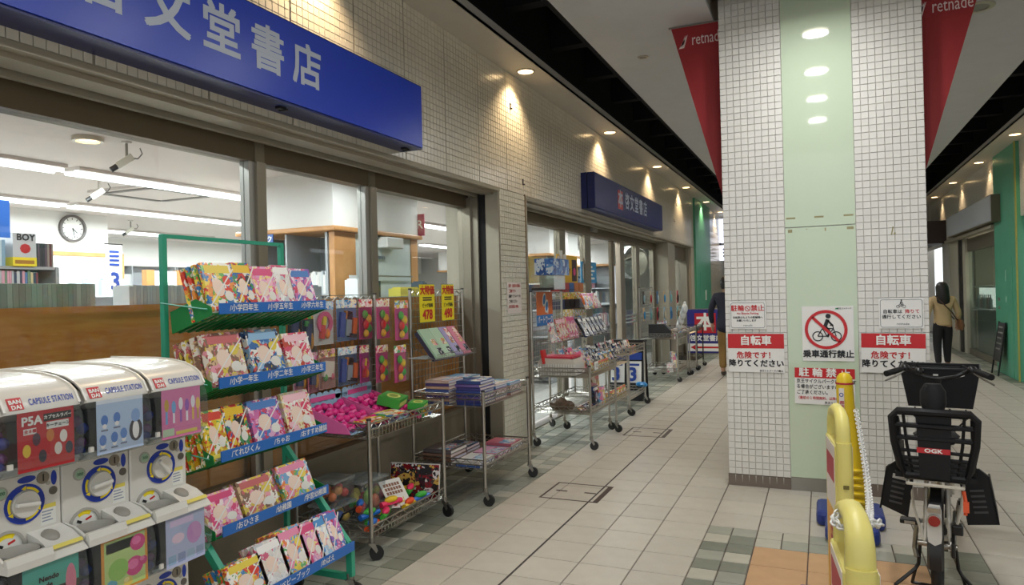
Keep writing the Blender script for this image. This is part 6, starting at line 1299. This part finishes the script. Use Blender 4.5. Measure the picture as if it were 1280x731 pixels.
# ================================================================== yellow sign stands
YD = M('stand_yellow', 'd8b818', .4); YP = M('stand_pale_yellow', 'd8cc74', .42, var=.04); BB = M('base_blue', '1a3078', .45); STRW = M('stand_white', 'dcd4cc', .5); STRR = M('stand_red', 'b02434', .5)
s1 = thing('sign_stand', 'deep yellow post sign stand on a blue weighted base', 'sign stand', (.135, 4.97, 0))
b = MB(); b.loft([((0, .05, .10), .125, .13), ((0, .05, .45), .085, .085), ((0, .05, .62), .062, .062), ((-.01, .05, .78), .052, .052), ((-.015, .05, .90), .051, .051), ((-.015, .05, .955), .046, .046), ((-.015, .05, .978), .03, .03), ((-.015, .05, .986), .008, .008)], 18); b.build('post', YD, s1, smooth=True)
MB().loft([((-.015, .05, .912), .0535, .0535), ((-.015, .05, .924), .0535, .0535)], 18, cap=False).build('red_ring', STRR, s1)
pl_ = MB().box(-.050, -.020, -.012, .004, .66, .89).build('white_strip', STRW, s1); MB().ring((-.036, -.012, .85), .008, .013, .001, 'y', 14).build('blue_mark', BLUEP, pl_); text('駐輪禁止', .026, STRR, pl_, (-.035, -.0135, .76), rot=(H, H, 0), bold=.02)
for i in range(5): MB().cbox((.045, -.048 - .012 * i, .38 - .045 * i), (.07, .03, .018), R3('X', .3)).build('rib', YD, s1, bevel=.004)
MB().box(-.20, .20, -.02, .30, 0, .10).build('base_tank', BB, s1, bevel=.03); MB().cbox((0, -.17, .05), (.30, .30, .10), R3('Z', rad(0))).build('base_tank', BB, s1, bevel=.03)
def board_stand(label, loc, h, rz=0, fat=1.0):
    t = thing('sign_stand', label, 'sign stand', loc, rz); t.scale = (fat, 1, 1)
    MB().prism([(.0, .02), (.34, .02), (.33, h - .14), (.02, h - .14)], -.038, .038, 'x').build('panel', YP, t, bevel=.010)
    MB().tube([(0, .04, h - .16), (0, .035, h - .07), (0, .06, h - .025), (0, .12, h - .005), (0, .22, h - .005), (0, .28, h - .025), (0, .305, h - .07), (0, .30, h - .16)], [.034, .032, .03, .028, .028, .03, .032, .034], 12).build('handle', YP, t, smooth=True)
    MB().tube([(0, .005, .03), (0, .008, h * .6), (0, .02, h - .13)], .034, 10).build('front_edge', YP, t, smooth=True)
    MB().box(-.0395, -.038, .03, .30, .50, h - .15).build('white_sheet', STRW, t); MB().box(-.0402, -.0393, .05, .28, .66 * h, .78 * h).build('red_panel', STRR, t); MB().box(-.0395, -.038, .03, .30, .06, .49).build('yellow_sheet', M('sheet_yellow', 'd89820', .45), t)
    text('駐輪禁止', .085, STRR, t, (-.0402, .165, .28), rot=(H, H, -H), bold=.03)
    MB().box(.038, .0395, .03, .30, .50, h - .15).build('white_sheet', STRW, t); MB().box(.0393, .0402, .05, .28, .66 * h, .78 * h).build('red_panel', STRR, t)
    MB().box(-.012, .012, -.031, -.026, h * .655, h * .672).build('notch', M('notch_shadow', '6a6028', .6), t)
    MB().cbox((0, .0, .012), (.34, .09, .024)).build('foot', BB, t, bevel=.008); MB().cbox((0, .33, .012), (.34, .09, .024)).build('foot', BB, t, bevel=.008)
    return t
board_stand('pale yellow board stand with a carrying handle, seen edge-on', (.078, 3.55, 0), .955, rad(7)); board_stand('nearest pale yellow board stand with the chain looped round its handle', (.092, 2.34, 0), .825, rad(6), 1.35)
# white plastic chain
pts = []
A, B_, C_ = Vector((.180, 4.955, .76)), Vector((.172, 3.7, .655)), Vector((.125, 2.60, .775))
for i in range(67):
    u = i / 66; pts.append(A * (1 - u) ** 2 + (B_ * 2 - (A + C_) / 2) * 2 * u * (1 - u) + C_ * u ** 2)
for i in range(22):
    a = rad(40) + 2 * PI * i / 22; pts.append(Vector((.086 + .066 * math.cos(a), 2.53 + .05 * math.sin(a), .785 - .012 * math.sin(a * 2))))
ch = MB()
for i in range(len(pts) - 1):
    p, q = pts[i], pts[i + 1]; d = (q - p); L_ = max(d.length, .02) * .78; Q = d.to_track_quat('X', 'Z').to_matrix() @ R3('X', H * (i % 2) + .3); mid = (p + q) / 2
    ch.tube([mid + Q @ Vector((L_ * math.cos(a) * (1.0 if True else 1), .0125 * math.sin(a), 0)) for a in [2 * PI * k / 10 for k in range(10)]], .0038, 5, closed=True)
tag(ch.build('plastic_chain', M('chain_white', 'd8d8d4', .45), smooth=True), 'white plastic chain looped over the nearest yellow stand', 'chain')

# ================================================================== people
def skin_mesh(name, J, E, mats, parent, sub=2):
    """J: {key:(x,y,z,r)}; E: list of key pairs; one continuous skinned surface"""
    ks_ = list(J); me = bpy.data.meshes.new(name); me.from_pydata([J[k][:3] for k in ks_], [(ks_.index(a), ks_.index(b)) for a, b in E], [])
    o = bpy.data.objects.new(name, me); COL.objects.link(o); o.modifiers.new('s', 'SKIN')
    for i, k in enumerate(ks_):
        r = J[k][3]; me.skin_vertices[0].data[i].radius = r if isinstance(r, tuple) else (r, r); me.skin_vertices[0].data[i].use_root = (i == 0)
    sm = o.modifiers.new('u', 'SUBSURF'); sm.levels = sub; sm.render_levels = sub
    bpy.context.view_layer.update()
    m2 = bpy.data.meshes.new_from_object(o.evaluated_get(bpy.context.evaluated_depsgraph_get())); bpy.data.objects.remove(o)
    m2.name = name; m2.materials.clear(); m2.materials.append(mats); m2.polygons.foreach_set('use_smooth', [True] * len(m2.polygons))
    return link(name, m2, parent)
SKINM = M('skin', 'b08a70', .55)
def person(label, loc, rz, H_, legs, arms, shoulder, skirt=None):
    """legs: ((knee dy, foot dy, foot dz), ...) ; arms: elbow/hand offsets; facing +y"""
    t = thing('person', label, 'person', loc, rz); s = H_ / 1.70
    P = lambda x, y, z, r: (x * s, y * s, z * s, r * s)
    J = {'pel': P(0, 0, .93, .115), 'spi': P(0, .01, 1.10, .11), 'che': P(0, 0, 1.30, .125), 'neck': P(0, .0, 1.44, .05), 'hd0': P(0, .015, 1.53, .07), 'hd1': P(0, .02, 1.60, .085), 'hd2': P(0, .01, 1.66, .055)}
    E = [('pel', 'spi'), ('spi', 'che'), ('che', 'neck'), ('neck', 'hd0'), ('hd0', 'hd1'), ('hd1', 'hd2')]
    for k, sd in ((0, -1), (1, 1)):
        ky, fy, fz = legs[k]
        J['hip%d' % k] = P(.085 * sd, 0, .88, .09); J['kne%d' % k] = P(.09 * sd, ky, .48 + fz * .4, .058); J['ank%d' % k] = P(.09 * sd, fy, .09 + fz, .04); J['toe%d' % k] = P(.10 * sd, fy + .15, .035 + fz * .6, .032)
        E += [('pel', 'hip%d' % k), ('hip%d' % k, 'kne%d' % k), ('kne%d' % k, 'ank%d' % k), ('ank%d' % k, 'toe%d' % k)]
        ex, ey, ez, hx, hy, hz = arms[k]
        J['sh%d' % k] = P(shoulder * sd, 0, 1.37, .055); J['el%d' % k] = P(ex * sd, ey, ez, .042); J['wr%d' % k] = P(hx * sd, hy, hz, .028); J['pa%d' % k] = P(hx * sd, hy + .01, hz - .06, .03)
        E += [('che', 'sh%d' % k), ('sh%d' % k, 'el%d' % k), ('el%d' % k, 'wr%d' % k), ('wr%d' % k, 'pa%d' % k)]
        for f in range(4):
            J['f%d%d' % (k, f)] = P(hx * sd, hy + .035 - .02 * f, hz - .11, .0085); J['g%d%d' % (k, f)] = P((hx - .015) * sd, hy + .035 - .02 * f, hz - .15 + .006 * abs(f - 1), .0075); E += [('pa%d' % k, 'f%d%d' % (k, f)), ('f%d%d' % (k, f), 'g%d%d' % (k, f))]
        J['th%d' % k] = P((hx - .01) * sd, hy + .05, hz - .07, .009); J['ti%d' % k] = P((hx - .015) * sd, hy + .06, hz - .11, .008); E += [('pa%d' % k, 'th%d' % k), ('th%d' % k, 'ti%d' % k)]
    skin_mesh('body', J, E, SKINM, t)
    f = MB(); f.ell((0, .105 * s, 1.565 * s), .012 * s, .02 * s, .02 * s, 8, 6); f.build('nose', SKINM, t, smooth=True)
    for sd in (-1, 1): MB().ell((.085 * sd * s, .01 * s, 1.57 * s), .012 * s, .022 * s, .032 * s, 8, 6).build('ear', SKINM, t, smooth=True); MB().ell((.03 * sd * s, .092 * s, 1.59 * s), .012 * s, .008 * s, .007 * s, 8, 6).build('eye', INK, t, smooth=True)
    MB().ell((0, .095 * s, 1.51 * s), .025 * s, .01 * s, .008 * s, 8, 6).build('mouth', M('lips', '8a5048', .5), t, smooth=True)
    return t, J, s
def garment_legs(t, J, s, mat, name='trousers', ease=1.25, hem=.06):
    K = {'pel': J['pel'][:3] + (J['pel'][3] * 1.12,)}; E = []
    K['wst'] = (J['spi'][0], J['spi'][1], J['spi'][2] - .06 * s, J['spi'][3] * 1.05); E.append(('pel', 'wst'))
    for k in (0, 1):
        for n, e in (('hip', 1.12), ('kne', 1.35), ('ank', ease + .3)): 
            q = J['%s%d' % (n, k)]; K['%s%d' % (n, k)] = (q[0], q[1], q[2] + (hem * s if n == 'ank' else 0), q[3] * e)
        E += [('pel', 'hip%d' % k), ('hip%d' % k, 'kne%d' % k), ('kne%d' % k, 'ank%d' % k)]
    return skin_mesh(name, K, E, mat, t)
def garment_top(t, J, s, mat, name, low, flare, ease=1.2):
    K = {'che': J['che'][:3] + ((J['che'][3] * 1.35, J['che'][3] * 1.08),), 'spi': J['spi'][:3] + ((J['spi'][3] * 1.35, J['spi'][3] * 1.1),), 'pel': J['pel'][:3] + ((flare * s, flare * s * .8),), 'low': (0, 0, low * s, (flare * 1.05 * s, flare * s * .85)), 'col': (0, 0, 1.445 * s, .065 * s)}
    E = [('che', 'spi'), ('spi', 'pel'), ('pel', 'low'), ('che', 'col')]
    for k in (0, 1):
        for n in ('sh', 'el', 'wr'):
            q = J['%s%d' % (n, k)]; K['%s%d' % (n, k)] = q[:3] + (q[3] * (ease + .12 if n != 'wr' else 1.5),)
        E += [('che', 'sh%d' % k), ('sh%d' % k, 'el%d' % k), ('el%d' % k, 'wr%d' % k)]
    return skin_mesh(name, K, E, mat, t)
def shoes(t, J, s, mat):
    for k in (0, 1):
        a, b_ = J['ank%d' % k], J['toe%d' % k]
        skin_mesh('shoe', {'a': (a[0], a[1] - .03 * s, a[2] - .03 * s, .05 * s), 'b': (b_[0], b_[1], b_[2] + .006 * s, .044 * s), 'c': (b_[0], b_[1] + .06 * s, b_[2], .032 * s)}, [('a', 'b'), ('b', 'c')], mat, t, 1)
# woman in a beige jacket walking away on the right
wmn, J, s = person('person in a beige jacket with long dark hair walking away on the right', (1.905, 14.2, 0), rad(6), 1.555, ((.05, -.02, .0), (.12, .10, .0)), ((.27, -.06, 1.10, .25, .06, .90), (.27, .0, 1.10, .26, .10, .92)), .175)
garment_legs(wmn, J, s, M('trousers_black', '16161a', .8), ease=1.1); garment_top(wmn, J, s, M('jacket_beige', 'b8a078', .75, var=.08), 'jacket', .86, .17); shoes(wmn, J, s, M('shoe_dark', '3a3028', .5))
MB().loft([((0, -.03 * s, 1.22 * s), .10 * s, .035 * s), ((0, -.055 * s, 1.32 * s), .125 * s, .055 * s), ((0, -.045 * s, 1.44 * s), .115 * s, .07 * s), ((0, -.02 * s, 1.53 * s), .112 * s, .10 * s), ((0, .0, 1.61 * s), .108 * s, .115 * s), ((0, .0, 1.675 * s), .085 * s, .095 * s), ((0, 0, 1.705 * s), .04 * s, .045 * s)], 18).build('hair', M('hair_black', '17120f', .45, var=.3, vs=30), wmn, smooth=True)
t = thing('shoulder_bag', 'brown leather shoulder bag on the hip of the person in beige', 'bag', (1.905, 14.2, 0), rad(6))
MB().loft([((.275 * s, -.05, .80 * s), .035, .11), ((.285 * s, -.05, .88 * s), .05, .12), ((.275 * s, -.05, .96 * s), .045, .10), ((.26 * s, -.05, 1.0 * s), .02, .08)], 14).build('pouch', M('bag_leather', '6e4a2c', .5), t, smooth=True)
MB().tube([(.225 * s, -.06, .98 * s), (.10 * s, -.175 * s, 1.15 * s), (-.03 * s, -.175 * s, 1.30 * s), (-.12 * s, -.06 * s, 1.44 * s), (-.10 * s, .08 * s, 1.40 * s), (.06 * s, .165 * s, 1.2 * s), (.21 * s, .05, .99 * s)], .011, 6).build('strap', M('bag_strap', '3a2418', .5), t)
# man in a navy coat half hidden by the pillar
man, J, s = person('person in a dark navy coat and tan trousers half hidden by the pillar', (-1.53, 12.84, 0), rad(-4), 1.735, ((.06, .04, 0), (.02, -.06, 0)), ((.27, -.02, 1.12, .26, .05, .90), (.27, .0, 1.12, .26, .05, .90)), .185)
garment_legs(man, J, s, M('trousers_tan', '8a6c3a', .8), ease=1.35, hem=.03); garment_top(man, J, s, M('coat_navy', '171a2a', .8, var=.1), 'coat', .72, .20); shoes(man, J, s, M('shoe_brown', '4a4038', .5))
MB().loft([((0, -.02 * s, 1.50 * s), .075 * s, .07 * s), ((0, -.015 * s, 1.57 * s), .098 * s, .10 * s), ((0, .0, 1.64 * s), .098 * s, .105 * s), ((0, .0, 1.695 * s), .07 * s, .08 * s), ((0, 0, 1.715 * s), .03 * s, .035 * s)], 16).build('hair', MATS['hair_black'], man, smooth=True)
# ================================================================== right-hand shop details
t = thing('easel_board', 'black easel board leaning on the green column', 'sign board', (2.60, 13.95, 0), -H)
Q = Matrix.Rotation(rad(-8), 4, 'X')
for x in (-.25, .22): MB().at(Q).box(x - .012, x + .012, -.01, .012, 0, .88).build('leg', BLACK, t)
MB().at(Q).box(-.24, .21, -.006, .006, .25, .87).build('board', M('board_slate', '38383a', .6), t); MB().at(Q).box(-.25, .22, -.012, .012, .23, .255).build('rail', BLACK, t)
for i in range(5): MB().at(Q).box(-.19, .1 + .05 * (i % 2), -.0075, -.006, .78 - .09 * i, .805 - .09 * i).build('chalk_line', M('chalk', '8a8a84', .8), t)
t = thing('lit_display_case', 'white lit display case inside the right shop window', 'display case', (3.1, 17.3, 0), -H)
MB().box(-.9, .9, 0, .35, 0, 1.0).build('counter', M('counter_grey', '7a8880', .5), t); MB().box(-.9, .9, .04, .08, 1.03, 1.42).build('lit_panel', M('lit_panel', 'f0f4f0', .5, emit=1.6), t); MB().box(-.9, .9, -.06, .35, 1.42, 1.46).build('canopy', WHITE, t); MB().box(-.9, .9, -.1, 0, .97, 1.0).build('ledge', WHITE, t)
for i in range(7): tag(MB().loft([((0, 0, 0), .035, .035), ((0, 0, .18), .035, .035), ((0, 0, .23), .012, .012), ((0, 0, .28), .012, .012)], 10).build('bottle', M('bottle_%d' % (i % 3), ['6a7878', '8a5a48', 'a0a8a0'][i % 3], .3), loc=(3.05, 16.6 + .2 * i, 1.001), smooth=True), 'bottle on the lit display case, %s from the green column' % ['first', 'second', 'third', 'fourth', 'fifth', 'sixth', 'seventh'][i], 'bottle', 'bottles on the lit display case')
t = thing('cafe_chair', 'orange cafe chair inside the right shop window', 'chair', (3.2, 15.25, 0), -H)
MB().box(-.2, .2, -.2, .2, .44, .48).build('seat', M('chair_orange', 'a04c28', .5), t); MB().cbox((0, .2, .78), (.4, .03, .5), R3('X', -.12)).build('backrest', MATS['chair_orange'], t)
for x in (-.18, .18):
    for y in (-.18, .18): MB().cyl((x, y, 0), (x, y, .44), .014).build('leg', BLACK, t)
